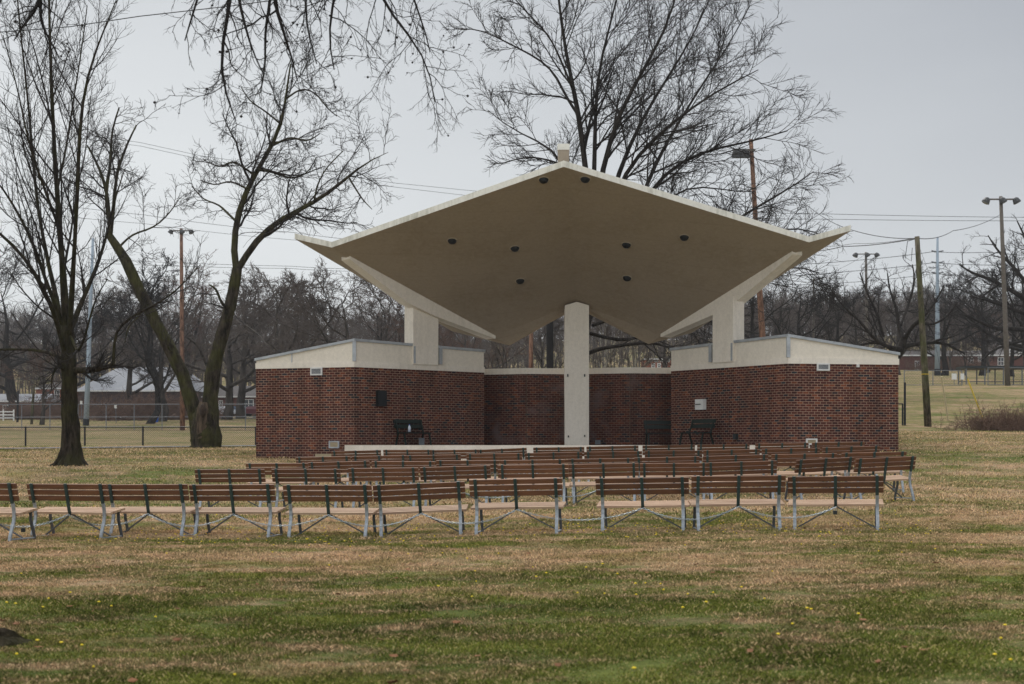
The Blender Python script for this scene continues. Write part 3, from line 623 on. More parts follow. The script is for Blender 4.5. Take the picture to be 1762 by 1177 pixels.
ORD = ['first', 'second', 'third', 'fourth', 'fifth', 'sixth', 'seventh', 'eighth', 'ninth', 'tenth', 'eleventh', 'twelfth', 'thirteenth', 'fourteenth', 'fifteenth', 'sixteenth', 'seventeenth', 'eighteenth', 'nineteenth', 'twentieth']
RN = ['front row nearest the lawn', 'second row', 'middle row', 'fourth row', 'row closest to the stage']
SPECIAL = {(0, 0): 'brown slatted bench cut off by the left edge, in the front row', (0, 5): 'tilted slatted bench, sixth from the left in the front row, right end higher',
           (0, 9): 'brown slatted bench at the right end of the front row, padlock under its seat', (1, 8): 'brown slatted bench turned inward, ninth from the left in the second row',
           (1, 9): 'brown slatted bench angled at the right end of the second row, legs seen sideways'}
for n_, (ri, i, X, Y, zf, th, tilt) in enumerate(BENCH):
    o = proto if n_ == 0 else copy_tree(proto)
    o.location = (X, Y, zf); o.rotation_euler = (0, -tilt, -th)
    tag(o, SPECIAL.get((ri, i), 'brown slatted bench, %s from the left in the %s' % (ORD[i], RN[ri])), 'bench', 'slatted park benches in five rows before the stage')
# chains slung between the benches
def chain(row, i0, i1, name_label, pad=None):
    pts = []
    bs = [b for b in BENCH if b[0] == row][i0:i1+1]
    an = [Vector((X-.03*math.sin(th), Y-.06, zf+.375)) for (_, _, X, Y, zf, th, tilt) in bs]
    for a, b in zip(an[:-1], an[1:]):
        n = 44; sag = .17+.03*random.random()
        for k in range(n):
            t_ = k/n; p = a.lerp(b, t_); p.z -= sag*4*t_*(1-t_); p.y -= .07*math.sin(math.pi*t_); pts.append(p)
    pts.append(an[-1]); V = []; Qs = []; ns_, mj, mn = 8, .021, .0052
    acc = 0; links = []
    for a, b in zip(pts[:-1], pts[1:]): links.append((a, b))
    flip = 0; base = 0
    for a, b in links:
        L = (b-a).length; m_ = max(1, round(L/.036))
        for q in range(m_):
            c_ = a.lerp(b, (q+.5)/m_); t_ = (b-a).normalized(); up_ = Vector((0, 0, 1)) if flip else Vector((0, 1, 0)); flip ^= 1
            s_ = t_.cross(up_).normalized(); w_ = s_.cross(t_)
            for j in range(ns_):
                an_ = 2*math.pi*j/ns_; ctr = c_+t_*math.cos(an_)*mj*1.05+s_*math.sin(an_)*mj*.6; rad_ = (t_*math.cos(an_)+s_*math.sin(an_))
                for k in range(4):
                    b_ = math.pi/2*k; V.append(ctr+rad_*mn*math.cos(b_)+w_*mn*math.sin(b_))
            for j in range(ns_):
                for k in range(4):
                    Qs.append((base+j*4+k, base+((j+1) % ns_)*4+k, base+((j+1) % ns_)*4+(k+1) % 4, base+j*4+(k+1) % 4))
            base += ns_*4
    o = link_mesh('chain', np_mesh('chain', np.array([tuple(v) for v in V]), np.array(Qs)), M['chain']); tag(o, name_label, 'chain', 'steel chains slung along the benches')
    return an
an = chain(0, 0, 9, 'pale steel chain slung under the benches of the front row')
chain(1, 0, 7, 'pale steel chain slung under the benches of the second row')
def padlock(p, label):
    o = empty('padlock', p, 0, label, 'padlock', 'padlocks on the bench chain')
    MB().box((0, 0, -.06), (.06, .03, .06)).build('lock_body', M['dark'], o)
    MB().tube([(-.018, 0, -.03), (-.018, 0, .0), (0, 0, .015), (.018, 0, 0), (.018, 0, -.03)], .005, 6).build('shackle', M['steel'], o)
padlock(an[-1]+Vector((-.03, -.03, -.03)), 'small padlock closing the chain under the rightmost front-row bench')
padlock(an[0].lerp(an[1], .5)+Vector((.02, -.07, -.17)), 'small dark padlock on the chain between the two leftmost front-row benches')

# dark green benches on the stage
def stage_bench(loc, rz, label):
    o = empty('stage_bench', loc, rz, label, 'bench', 'dark green benches on the stage')
    s = MB()
    for i in range(3): s.box((0, .06+i*.14, .43), (1.25, .12, .035))
    s.build('seat', M['greenbench'], o)
    b = MB()
    for q in (.66, .83): b.box((0, -.05-(q-.45)*.3, q), (1.25, .03, .14), Matrix.Rotation(R(17), 3, 'X'))
    b.build('backrest', M['greenbench'], o)
    for x in (-.55, .55):
        MB().bar((x, -.12, 0), (x, .02, .42), .05, .05, (0, 1, 0)).bar((x, .02, .42), (x, -.17, .9), .05, .04, (0, 1, 0)).build('leg', M['greenbench'], o)
        MB().bar((x, .46, 0), (x, .36, .42), .05, .05, (0, 1, 0)).bar((x, .0, .42), (x, .40, .42), .05, .04).build('leg', M['greenbench'], o)
    return o
g = wings['l']; dl_ = (Vector(g['C'])-Vector(g['B'])).normalized(); aL = math.atan2(dl_.y, dl_.x)
stage_bench((P(702, 0, 50.1).x+.1, 50.0, FLOOR), aL+math.pi, 'dark green slatted bench against the left brick wing, plastic bottle on its seat')
g = wings['r']; dr_ = (Vector(g['B'])-Vector(g['C'])).normalized(); aR = math.atan2(dr_.y, dr_.x)
stage_bench((P(1209, 0, 49.4).x-.1, 49.3, FLOOR), aR+math.pi, 'dark green slatted bench against the right brick wing')
stage_bench((P(1138, 0, 51.9).x, 51.9, FLOOR), math.pi+.1, 'dark green bench in the shaded rear corner beside the right wing')
bo = empty('bottle', P(704.5, 0, 49.6).xy.to_3d()+Vector((0, 0, FLOOR+.46)), 0, 'clear plastic water bottle standing on the left stage bench', 'bottle')
MB().lathe((0, 0, 0), [(.05, 0), (.052, .12), (.05, .17), (.02, .22), (.018, .24)], 12).build('bottle_body', M['bottle'], bo, True)
MB().lathe((0, 0, .24), [(.02, 0), (.02, .025)], 10).build('cap', M['bluep'], bo)
bx_ = empty('box', (P(725.5, 0, 50.2).x, 50.2, FLOOR), 0, 'small grey box on the stage floor behind the left bench', 'box')
MB().box((0, 0, .11), (.19, .14, .22)).build('box_body', M['galv'], bx_); MB().box((0, 0, .235), (.21, .16, .03)).build('lid', M['galv'], bx_)

# ------------------------------------------------------------------ bare trees
def tubes(Pp, Rr, S, vbase=0):
    """Pp (N,K,3), Rr (N,K) -> vertices, quads"""
    N, K, _ = Pp.shape
    T = np.empty_like(Pp); T[:, 1:-1] = Pp[:, 2:]-Pp[:, :-2]; T[:, 0] = Pp[:, 1]-Pp[:, 0]; T[:, -1] = Pp[:, -1]-Pp[:, -2]
    T /= np.linalg.norm(T, axis=2, keepdims=True)+1e-9
    ref = np.zeros_like(T); ax = np.abs(T.mean(1)).argmin(1); ref[np.arange(N), :, ax] = 1
    A = np.cross(T, ref); A /= np.linalg.norm(A, axis=2, keepdims=True)+1e-9; B = np.cross(T, A)
    an_ = np.arange(S)*2*math.pi/S
    V = Pp[:, :, None, :]+Rr[:, :, None, None]*(A[:, :, None, :]*np.cos(an_)[None, None, :, None]+B[:, :, None, :]*np.sin(an_)[None, None, :, None])
    idx_ = np.arange(N*K*S).reshape(N, K, S)+vbase; nx = np.roll(idx_, -1, axis=2)
    Qd = np.stack([idx_[:, :-1], nx[:, :-1], nx[:, 1:], idx_[:, 1:]], -1).reshape(-1, 4)
    return V.reshape(-1, 3), Qd
def resample(pts, rad, K):
    pts = np.array(pts, float); d = np.r_[0, np.cumsum(np.linalg.norm(np.diff(pts, axis=0), axis=1))]; s = np.linspace(0, d[-1], K)
    # smooth by Catmull-like interpolation: sample linear then average
    out = np.stack([np.interp(s, d, pts[:, i]) for i in range(3)], -1); r_ = np.interp(s, d, rad)
    for _ in range(2): out[1:-1] = out[1:-1]*.5+(out[2:]+out[:-2])*.25
    return out, r_
def grow(g, Pp, Rr, n, ang, ratio, K, wig, trop, rad_ratio, rmin, t0=.25, lmin=.15, lmax=99, dens=None, flat=1.):
    N, Kp, _ = Pp.shape
    seg = np.linalg.norm(np.diff(Pp, axis=1), axis=2); Lp = seg.sum(1)
    t = t0+(1-t0)*(np.arange(n)[None, :]+g.random((N, n)))/n; t = np.clip(t, 0, .995)
    f = t*(Kp-1); i0 = np.floor(f).astype(int); fr = f-i0; ii = np.arange(N)[:, None]
    p0 = Pp[ii, i0]*(1-fr[..., None])+Pp[ii, i0+1]*fr[..., None]
    r0 = Rr[ii, i0]*(1-fr)+Rr[ii, i0+1]*fr
    T = Pp[ii, i0+1]-Pp[ii, i0]; T /= np.linalg.norm(T, axis=2, keepdims=True)+1e-9
    rv = g.normal(size=T.shape); rv -= (rv*T).sum(2, keepdims=True)*T; rv[..., 1] *= flat; rv /= np.linalg.norm(rv, axis=2, keepdims=True)+1e-9
    a = np.radians(ang[0]+(ang[1]-ang[0])*g.random((N, n)))[..., None]
    d = T*np.cos(a)+rv*np.sin(a)
    L = (Lp[:, None]*ratio*(.55+.75*g.random((N, n)))*(1.15-.55*t)); L = np.clip(L, lmin, lmax)
    M_ = N*n; d = d.reshape(M_, 3); L = L.reshape(M_); p = p0.reshape(M_, 3); r0 = r0.reshape(M_)
    if dens:
        kp = g.random(M_) < np.repeat(np.clip(Lp*dens/n, .12, 1), n); d, L, p, r0 = d[kp], L[kp], p[kp], r0[kp]; M_ = len(L)
    C = np.empty((M_, K, 3)); C[:, 0] = p; tv = np.array(trop)
    for k in range(1, K):
        d = d+g.normal(size=d.shape)*wig+tv/(K-1); d /= np.linalg.norm(d, axis=1, keepdims=True)+1e-9
        p = p+d*(L/(K-1))[:, None]; C[:, k] = p
    rs = np.maximum(r0*rad_ratio*(.75+.4*g.random(M_)), rmin); rad = rs[:, None]*np.linspace(1, .35, K)[None, :]; rad = np.maximum(rad, rmin*.55)
    return C, rad
def tree_obj(name, levels, split, mats, origin, label, cat='tree', group=None, sides=(8, 6, 4, 3, 3, 3), base=None):
    """levels: list of lists of (P,R) batches; first `split` levels form the trunk part, the rest the crown"""
    root = empty(name, origin, 0, label, cat, group); org = np.array(origin)
    for nm, lv, m in (('trunk', levels[:split], mats[0]), ('crown', levels[split:], mats[1])):
        VV, QQ, b = [], [], 0
        for k, batch in enumerate(lv):
            S = sides[min(k+(0 if nm == 'trunk' else split), len(sides)-1)]
            for (p, r_) in batch:
                V_, Q_ = tubes(p-org, r_, S, b)
                if nm == 'trunk':                                       # burls and ridges
                    rr_ = np.repeat(r_.reshape(-1), S)[:, None]; V_ = V_+np.random.default_rng(len(V_)).normal(size=V_.shape)*rr_*np.array([.07, .07, .02])
                VV.append(V_); QQ.append(Q_); b += len(V_)
        me = np_mesh(nm, np.concatenate(VV), np.concatenate(QQ)); link_mesh(nm, me, m, root)
    return root
def root_flare(c, n, r0, reach, g):
    Pr, Rr_ = [], []
    for k in range(n):
        a_ = 2*math.pi*(k+.4*g.random())/n; L_ = reach*(.7+.6*g.random()); q = np.linspace(0, 1, 8); x_ = c.x+np.cos(a_)*(r0*.45+L_*q); y_ = c.y+np.sin(a_)*(r0*.45+L_*q)
        Pr.append(np.stack([x_, y_, gz(x_, y_)+.55*(1-q)**2.6-.04], -1)); Rr_.append(r0*.42*(1-q*.75))
    return [(np.stack(Pr), np.stack(Rr_))]
def px_limb(pts, D, wd, K=14, dz=None):
    """screen polyline [(x,y[,dD])], widths in px -> world polyline at distance D"""
    W = [];
    for q in pts:
        dd = q[2] if len(q) > 2 else 0
        W.append(tuple(P(q[0], q[1], D+dd)))
    rad = np.interp(np.linspace(0, 1, len(pts)), np.linspace(0, 1, len(wd)), wd)*D/F/2
    return resample(W, rad, K)
def batch(limbs): return [(np.stack([a for a, _ in limbs]), np.stack([b for _, b in limbs]))]

# tree 1: tall maple at left
g1 = np.random.default_rng(11); D1 = 45.
L0 = [px_limb([(124, 806), (123, 796), (122, 775), (120, 700), (118, 650), (118, 600), (115, 560)], D1, [62, 44, 33, 28, 26, 23, 20])]
L1 = [([(117, 620), (113, 560), (109, 480), (102, 380), (92, 250), (88, 130), (84, 0), (82, -130)], [22, 15, 12, 8, 6, 3]),
      ([(120, 590, 0), (122, 520, -.5), (128, 430, -1), (134, 310, -1.5), (138, 190, -2), (150, 120, -2), (175, 60, -2), (200, 0, -2)], [14, 10, 8, 6, 4, 2]),
      ([(112, 590, 0), (95, 500, 1), (70, 400, 1.5), (58, 300, 2), (50, 180, 2), (35, 60, 2), (25, -60, 2)], [13, 9, 7, 5, 4, 2]),
      ([(112, 610, 0), (95, 540, -1), (62, 470, -1.8), (20, 415, -2), (-30, 380, -2), (-90, 330, -2)], [12, 9, 7, 5, 2]),
      ([(108, 560, 0), (85, 500, -.5), (50, 400, -1), (10, 330, -1), (-40, 270, -1)], [10, 8, 6, 4, 2]),
      ([(122, 565, 0), (140, 520, .8), (165, 465, 1.2), (182, 415, 1.5), (195, 350, 1.7), (215, 290, 2)], [13, 9, 7, 5, 2]),
      ([(126, 637, 0), (150, 637, -.5), (175, 634, -.8), (196, 627, -1)], [15, 13, 11, 8]),
      ([(195, 628, -1), (196, 600, -1), (197, 565, -1), (225, 545, -1.1), (262, 528, -1.2), (300, 505, -1.3), (345, 455, -1.4)], [7, 6, 5, 4, 1.5]),
      ([(112, 618, 0), (80, 605, 1), (40, 600, 1.5), (-10, 603, 2), (-70, 590, 2)], [9, 7, 5, 3]),
      ([(120, 575, 0), (135, 610, -1.5), (150, 570, -2), (160, 520, -2.4), (185, 480, -2.6)], [6, 5, 4, 2]),
      ([(104, 400, 0), (75, 320, -1), (50, 250, -1.5), (30, 150, -1.7), (5, 60, -2)], [6, 5, 3, 2]),
      ([(98, 330, 0), (115, 250, 1), (125, 180, 1.4), (140, 90, 1.6), (150, 10, 2)], [5, 4, 3, 2]),
      ([(115, 640, 0), (100, 628, -.4), (92, 640, -.5), (88, 660, -.6)], [9, 7, 5, 2])]
L1 = [px_limb(p_, D1, [q_*.82 for q_ in w_]) for p_, w_ in L1]
Pm, Rm = batch(L1)[0]
a2, r2 = grow(g1, Pm, Rm, 14, (22, 48), .30, 8, .07, (0, 0, .45), .5, .012, .18, .8, 4)
a3, r3 = grow(g1, a2, r2, 12, (22, 50), .42, 6, .09, (0, 0, .4), .55, .008, .12, .4, 2, dens=4.5)
a4, r4 = grow(g1, a3, r3, 6, (25, 55), .45, 4, .12, (0, 0, .3), .6, .006, .15, .25, .9, dens=6)
tree_obj('bare_tree', [batch(L0)+root_flare(gp(122.5, D1), 7, .38, .45, g1), batch(L1), [(a2, r2)], [(a3, r3)], [(a4, r4)]], 2, (M['bark1'], M['twig']), gp(123, D1), 'tall upright bare tree on the left lawn with a stubby low limb pointing right', sides=(12, 7, 5, 3, 3))

# tree 2: forked mossy tree by the path
g2 = np.random.default_rng(5); D2 = 67.
L0 = [px_limb([(346, 772), (344, 745), (335, 705), (322, 665), (300, 610), (270, 560), (240, 500), (222, 455), (203, 425), (188, 405)], D2, [32, 29, 25, 23, 21, 20, 18, 15, 12], 16),
      px_limb([(362, 772), (362, 740), (361, 700), (364, 650), (375, 600), (391, 550), (402, 500), (408, 462)], D2, [38, 32, 27, 25, 22, 20, 17], 16),
      px_limb([(352, 772), (352, 750), (351, 720), (352, 700)], D2-.3, [50, 44, 40, 26], 16)]
L1 = [([(190, 412, 0), (188, 370, 0), (182, 320, .5), (165, 275, 1), (150, 250, 1)], [11, 9, 7, 5, 3]),
      ([(190, 405, 0), (196, 350, -.7), (200, 300, -1), (215, 255, -1.3), (235, 215, -1.3)], [9, 7, 5, 3]),
      ([(188, 380, 0), (180, 330, 0), (192, 280, .8), (190, 230, 1), (205, 185, 1.2)], [8, 7, 5, 3]),
      ([(205, 425, 0), (230, 400, 1), (262, 395, 1.3), (290, 370, 1.5), (310, 340, 1.7)], [5, 4, 3, 1.5]),
      ([(250, 520, 0), (240, 545, -1), (220, 560, -1.4), (215, 590, -1.5)], [6, 4, 3, 2]),
      ([(407, 465, 0), (399, 440, 0), (398, 415, 0), (408, 370, .4), (425, 320, .8), (452, 276, 1), (476, 243, 1), (490, 200, 1), (493, 150, 1), (500, 110, 1)], [15, 13, 12, 10, 8, 5, 3]),
      ([(408, 465, 0), (425, 435, 0), (445, 408, -.4), (475, 378, -.8), (520, 361, -1), (565, 334, -1), (605, 300, -1), (622, 280, -1), (645, 268, -1), (668, 262, -1)], [14, 13, 11, 8, 5.5, 2.5, 1]),
      ([(436, 300, .5), (400, 275, -.5), (380, 290, -1), (350, 275, -1.2)], [5, 4, 3, 1.5]),
      ([(442, 292, .5), (470, 295, 1.5), (500, 310, 2), (530, 300, 2.2), (545, 270, 2.4)], [6, 5, 3, 2]),
      ([(405, 380, 0), (375, 350, 1), (350, 345, 1.2), (330, 320, 1.5)], [5, 3, 2]),
      ([(425, 325, .5), (395, 310, 1), (370, 320, 1.3), (345, 310, 1.5)], [4, 3, 2]),
      ([(470, 250, 1), (500, 235, .2), (530, 245, 0), (550, 230, -.2)], [5, 4, 2]),
      ([(540, 350, -1), (545, 320, -1.6), (560, 290, -2), (590, 260, -2)], [4, 3, 2]),
      ([(485, 215, 1), (455, 190, .3), (430, 175, 0), (415, 150, 0)], [4, 3, 2]),
      ([(492, 170, 1), (520, 150, 1.5), (545, 160, 1.7), (565, 190, 1.9), (580, 200, 2)], [4, 3, 2]),
      ([(600, 305, -1), (612, 325, -1.4), (625, 345, -1.5), (640, 360, -1.5)], [4, 3, 1.5]),
      ([(395, 535, 0), (380, 520, -1), (372, 495, -1.3), (360, 490, -1.4)], [7, 5, 3]),
      ([(300, 610, 0), (290, 600, -.6), (285, 585, -.8)], [6, 4, 3])]
L1 = [px_limb(p_, D2, [q_*.85 for q_ in w_], 12) for p_, w_ in L1]; Pm, Rm = batch(L1)[0]
a2, r2 = grow(g2, Pm, Rm, 13, (30, 75), .42, 8, .16, (0, 0, .25), .5, .018, .15, 1.1, 3.6, dens=1.7)
a3, r3 = grow(g2, a2, r2, 13, (25, 65), .5, 6, .17, (0, 0, .15), .55, .012, .12, .6, 2.2, dens=4.5)
a4, r4 = grow(g2, a3, r3, 7, (25, 60), .5, 4, .16, (0, 0, .05), .6, .0115, .12, .35, 1.1, dens=6)
t2 = tree_obj('bare_tree', [batch(L0)+root_flare(gp(353, D2), 7, .6, .5, g2), batch(L1), [(a2, r2)], [(a3, r3)], [(a4, r4)]], 2, (M['bark2'], M['twig']), gp(352, D2), 'mossy bare tree leaning apart in two trunks from a hollow split stump', sides=(12, 8, 5, 3, 3))
hol = MB(); c = P(350, 700, D2-.95)-Vector(t2.location)
rp_, rr_ = px_limb([(346, 766), (347, 745), (348, 725), (349, 705), (350, 692)], D2-.62, [20, 22, 22, 20, 13], 8)
hol.tube([Vector(q)-Vector(t2.location) for q in rp_], list(rr_), 9); hol.build('split_wood', M['deadwood'], t2, True)
MB().lathe(P(349, 706, D2-1.12)-Vector(t2.location), [(.02, -.35), (.13, -.22), (.18, .0), (.12, .22), (.02, .3)], 10).build('hollow', M['soil'], t2, True)

# tree 3: large spreading tree behind the roof
g3 = np.random.default_rng(21); D3 = 66.
L0 = [px_limb([(1000, 735), (998, 690), (996, 640), (996, 590), (1002, 545), (1012, 500)], D3, [50, 38, 34, 32, 32, 30])]
L1 = [([(1036, 540), (1030, 420), (1008, 280), (996, 190), (984, 147), (972, 80), (960, 0), (952, -110)], [20, 18, 14, 10, 7, 3]),
      ([(1040, 540), (1032, 400), (1024, 286), (1024, 190), (1026, 140), (1038, 75), (1064, 0), (1080, -100)], [18, 14, 10, 7, 5, 2]),
      ([(1040, 540, 0), (1034, 410, -.5), (1036, 290, -1), (1056, 214, -1.4), (1080, 160, -1.6), (1107, 120, -1.8), (1139, 75, -2), (1165, 0, -2.2), (1180, -90, -2)], [18, 15, 11, 8, 6, 3]),
      ([(1042, 530, 0), (1050, 400, 1), (1064, 298, 1.6), (1088, 234, 2), (1127, 167, 2.5), (1167, 105, 2.8), (1205, 45, 3), (1235, -40, 3)], [18, 14, 10, 7, 5, 2]),
      ([(1045, 530, 0), (1055, 390, -1), (1075, 290, -2), (1120, 242, -2.8), (1171, 199, -3.3), (1227, 159, -3.7), (1275, 135, -4), (1305, 120, -4)], [14, 12, 9, 6, 4, 2]),
      ([(1048, 530, 0), (1085, 400, 1.5), (1112, 314, 2.2), (1131, 270, 2.6), (1167, 215, 3), (1191, 170, 3.3), (1225, 120, 3.5), (1262, 70, 3.7), (1290, 10, 4)], [16, 12, 9, 6, 4, 2]),
      ([(1048, 530, 0), (1095, 390, 0), (1120, 312, 0), (1163, 285, -.4), (1207, 256, -.8), (1260, 252, -1), (1310, 240, -1.2), (1355, 225, -1.5)], [14, 11, 8, 5, 3]),
      ([(996, 200, 0), (972, 165, 1), (953, 119, 1.5), (917, 95, 2), (869, 72, 2.5), (820, 45, 3), (790, 50, 3)], [8, 6, 4, 2]),
      ([(1034, 540, 0), (1005, 400, 1), (985, 320, 2), (962, 262, 3), (941, 243, 3.4), (901, 236, 3.8), (865, 215, 4), (840, 190, 4)], [12, 10, 7, 5, 3, 2]),
      ([(988, 160, 0), (968, 110, -1), (945, 60, -1.8), (905, 20, -2.2), (870, -20, -2.5)], [7, 5, 4, 2]),
      ([(1050, 530, 0), (1130, 460, 2), (1220, 405, 3), (1286, 368, 4), (1326, 340, 4.5), (1375, 318, 5), (1400, 295, 5)], [12, 9, 7, 5, 2]),
      ([(1050, 530, 0), (1110, 420, -1), (1147, 335, -2), (1185, 318, -2.4), (1230, 320, -2.6), (1270, 335, -2.8), (1300, 330, -3)], [8, 6, 4, 3, 2]),
      ([(1050, 540, 0), (1130, 480, 3), (1230, 440, 4), (1310, 400, 5), (1370, 385, 5.5), (1405, 400, 6)], [10, 8, 5, 3]),
      ([(1050, 560, 0), (1130, 520, 2), (1230, 500, 3), (1310, 470, 4), (1380, 450, 4.5), (1410, 470, 5)], [10, 8, 5, 3]),
      ([(1038, 610, 0), (1060, 600, -1), (1100, 590, -1.5), (1135, 590, -1.8), (1160, 603, -2)], [12, 9, 7, 4]),
      ([(1030, 570, 0), (1080, 590, 1), (1140, 560, 2), (1200, 560, 2.5), (1260, 540, 3)], [10, 8, 6, 3]),
      ([(1015, 300, 0), (985, 290, -1.5), (945, 275, -2.5), (905, 268, -3), (870, 280, -3.3)], [7, 5, 4, 2])]
sh = lambda q: ((q[0]-(30 if q[1] >= 500 else 14 if q[1] >= 380 else 0),)+tuple(q[1:])) if q[0] < 1062 else q
L1 = [px_limb([sh(q) for q in p_], D3, [q_*.68 for q_ in w_], 14) for p_, w_ in L1]; Pm, Rm = batch(L1)[0]
a2, r2 = grow(g3, Pm, Rm, 18, (22, 55), .28, 9, .10, (0, 0, .22), .5, .018, .40, 1.4, 4.0, dens=1.8)
a3, r3 = grow(g3, a2, r2, 14, (20, 52), .45, 6, .11, (0, 0, .12), .55, .015, .1, .7, 2.5, dens=3.6)
a4, r4 = grow(g3, a3, r3, 9, (18, 50), .5, 4, .13, (0, 0, -.05), .6, .0105, .12, .4, 1.35, dens=5.5)
tree_obj('bare_tree', [batch(L0), batch(L1), [(a2, r2)], [(a3, r3)], [(a4, r4)]], 2, (M['bark3'], M['twig']), gp(1000, D3), 'huge bare tree fanning out behind and above the bandstand roof', sides=(10, 7, 5, 3, 3))

# overhanging tree: trunk out of frame at left, limbs reaching over the lawn
g4 = np.random.default_rng(33); D4 = 15.
tb = Vector((-4.55, 10.0, float(gz(-4.55, 10.0))))
L0 = [resample([tb+Vector(q) for q in ((0, 0, -.2), (0, 0, .3), (.0, .0, 1.5), (-.1, 0, 3.2), (0, .4, 5.2), (.2, 1.2, 7.2))], [.75, .46, .36, .33, .3, .24], 14)]
fk = tb+Vector((.2, 1.2, 7.2)); far1 = P(150, -420, D4); far2 = P(500, -400, D4+1); far3 = P(820, -330, D4+1.5)
L0.append(resample([fk, far1, far2, far3], [.22, .15, .11, .06], 14))
L0.append(resample([fk, P(-100, -300, 13), P(60, -180, 14), P(180, -160, 14.5)], [.16, .1, .07, .04], 14))
hang = [([(395, -380), (405, -200), (400, 0), (386, 58), (371, 109), (382, 140), (386, 168), (404, 204)], [11, 7, 6, 5, 4, 2], 0),
        ([(470, -400), (466, -200), (469, 0), (472, 36), (489, 50), (502, 90), (512, 140)], [12, 8, 7, 6, 4, 2], .5),
        ([(400, -250), (400, -100), (409, 0), (426, 58), (432, 90), (452, 125)], [8, 6, 5, 3, 2], -.5),
        ([(475, -100), (465, 0), (455, 60), (458, 110), (448, 160)], [6, 5, 4, 2], .2),
        ([(600, -350), (590, -180), (585, -50), (570, 20), (560, 70), (575, 120)], [9, 7, 5, 4, 2], 1),
        ([(620, -350), (630, -150), (640, -20), (668, 20), (690, 50), (720, 70), (745, 120), (748, 175)], [9, 7, 5, 4, 3, 2], .6),
        ([(560, -350), (545, -150), (530, -40), (520, 20), (530, 60), (545, 110)], [9, 6, 5, 3, 2], .8),
        ([(700, -330), (705, -150), (700, -40), (712, 10), (735, 50), (740, 90)], [8, 6, 4, 3, 2], 1),
        ([(430, -300), (380, -120), (345, -20), (330, 30), (318, 70)], [8, 5, 4, 2], 0),
        ([(70, -190), (72, -60), (70, 0), (64, 22), (34, 45), (24, 70)], [10, 8, 6, 4, 2], -1),
        ([(75, -100), (70, 0), (68, 30), (76, 55), (98, 88), (102, 100)], [7, 6, 5, 3, 2], -.8),
        ([(-10, -250), (0, -100), (10, -20), (-5, 20)], [6, 5, 3, 2], -.8)]
L1 = [px_limb([(x_, y_, dd) for x_, y_ in p_], D4, w_, 14) for p_, w_, dd in hang]; Pm, Rm = batch(L1)[0]
a2, r2 = grow(g4, Pm, Rm, 17, (30, 70), .30, 9, .17, (0, 0, -.35), .5, .0052, .40, .35, 1.0, dens=4.2)
a3, r3 = grow(g4, a2, r2, 9, (30, 65), .42, 6, .18, (0, 0, -.3), .55, .0033, .15, .15, .5, dens=10)
a4, r4 = grow(g4, a3, r3, 5, (25, 60), .4, 4, .18, (0, 0, -.3), .6, .0022, .3, .06, .25)
near = tree_obj('overhanging_tree', [batch(L0), batch(L1), [(a2, r2)], [(a3, r3)], [(a4, r4)]], 1, (M['bark1'], M['twignear']), tb, 'near bare tree whose dark twigs hang into the top, its roots at lower left', sides=(12, 7, 5, 4, 3))
ends = a3[:, -1]; pick = g4.choice(len(ends), 130, replace=False); sb = MB()
for i in pick:
    p = Vector(ends[i])-tb; r_ = .008+.008*random.random(); sb.lathe(p, [(r_*.2, -r_), (r_, -r_*.3), (r_*.9, r_*.5), (r_*.2, r_)], 6)
tag(sb.build('seed_balls', M['twignear'], near), kind='stuff')
rt = MB(); nr_ = 30; mc = Vector((-4.0, 10.15, 0)); gm = np.random.default_rng(4); prev = None
for i in range(9):
    f_ = i/8; rg_ = []
    for j in range(nr_):
        a_ = 2*math.pi*j/nr_; rad_ = .52*f_*(1+.22*math.sin(3*a_+1)+.12*math.sin(7*a_)+.05*gm.normal()); x_, y_ = mc.x+rad_*math.cos(a_), mc.y+rad_*.8*math.sin(a_)
        rg_.append((x_-tb.x, y_-tb.y, float(gz(x_, y_))-tb.z+.17*(1-f_**1.3)*(1+.35*gm.normal()*(f_ < .95))-.012))
    b_ = len(rt.v); rt.v += rg_
    if i:
        for j in range(nr_): rt.f.append((b_-nr_+j, b_+j, b_+(j+1) % nr_, b_-nr_+(j+1) % nr_))
rt.build('roots', M['bark1'], near, False)

# generic bare-tree prototypes for the background
def proto_tree(seed, H, spread, trunk, mats, n1=9, habit='round', rm=.02, dens=1.):
    g = np.random.default_rng(seed); K = 9; tr = np.zeros((K, 3)); tr[:, 2] = np.linspace(-.3, H*.86, K); tr[:, :2] += np.cumsum(g.normal(size=(K, 2))*H*.012, 0); tr[0, :2] = 0
    tr -= np.array([tr[0, 0], tr[0, 1], 0]); rr = trunk*np.array([1.5, 1., .85, .75, .62, .48, .34, .2, .08]); L0_ = [(tr[None], rr[None])]
    an_ = {'round': (30, 62), 'tall': (20, 40), 'spread': (45, 80)}[habit]; tz = {'round': .5, 'tall': .6, 'spread': .35}[habit]
    b1, q1 = grow(g, tr[None], rr[None], n1, an_, spread, 10, .12, (0, 0, tz), .62, .05, .22 if habit != 'tall' else .15, H*.2, H*.75)
    b2, q2 = grow(g, b1, q1, int(8*dens), (25, 60), .42, 8, .13, (0, 0, .25), .55, rm*1.4, .2, H*.05, H*.35)
    b3, q3 = grow(g, b2, q2, int(8*dens), (25, 60), .45, 5, .14, (0, 0, .15), .6, rm, .15, H*.03, H*.2)
    b4, q4 = grow(g, b3, q3, int(4*dens), (25, 60), .5, 3, .14, (0, 0, .1), .6, rm*.8, .15, H*.02, H*.1)
    return [L0_, [(b1, q1)], [(b2, q2)], [(b3, q3)], [(b4, q4)]]
H0 = 12.
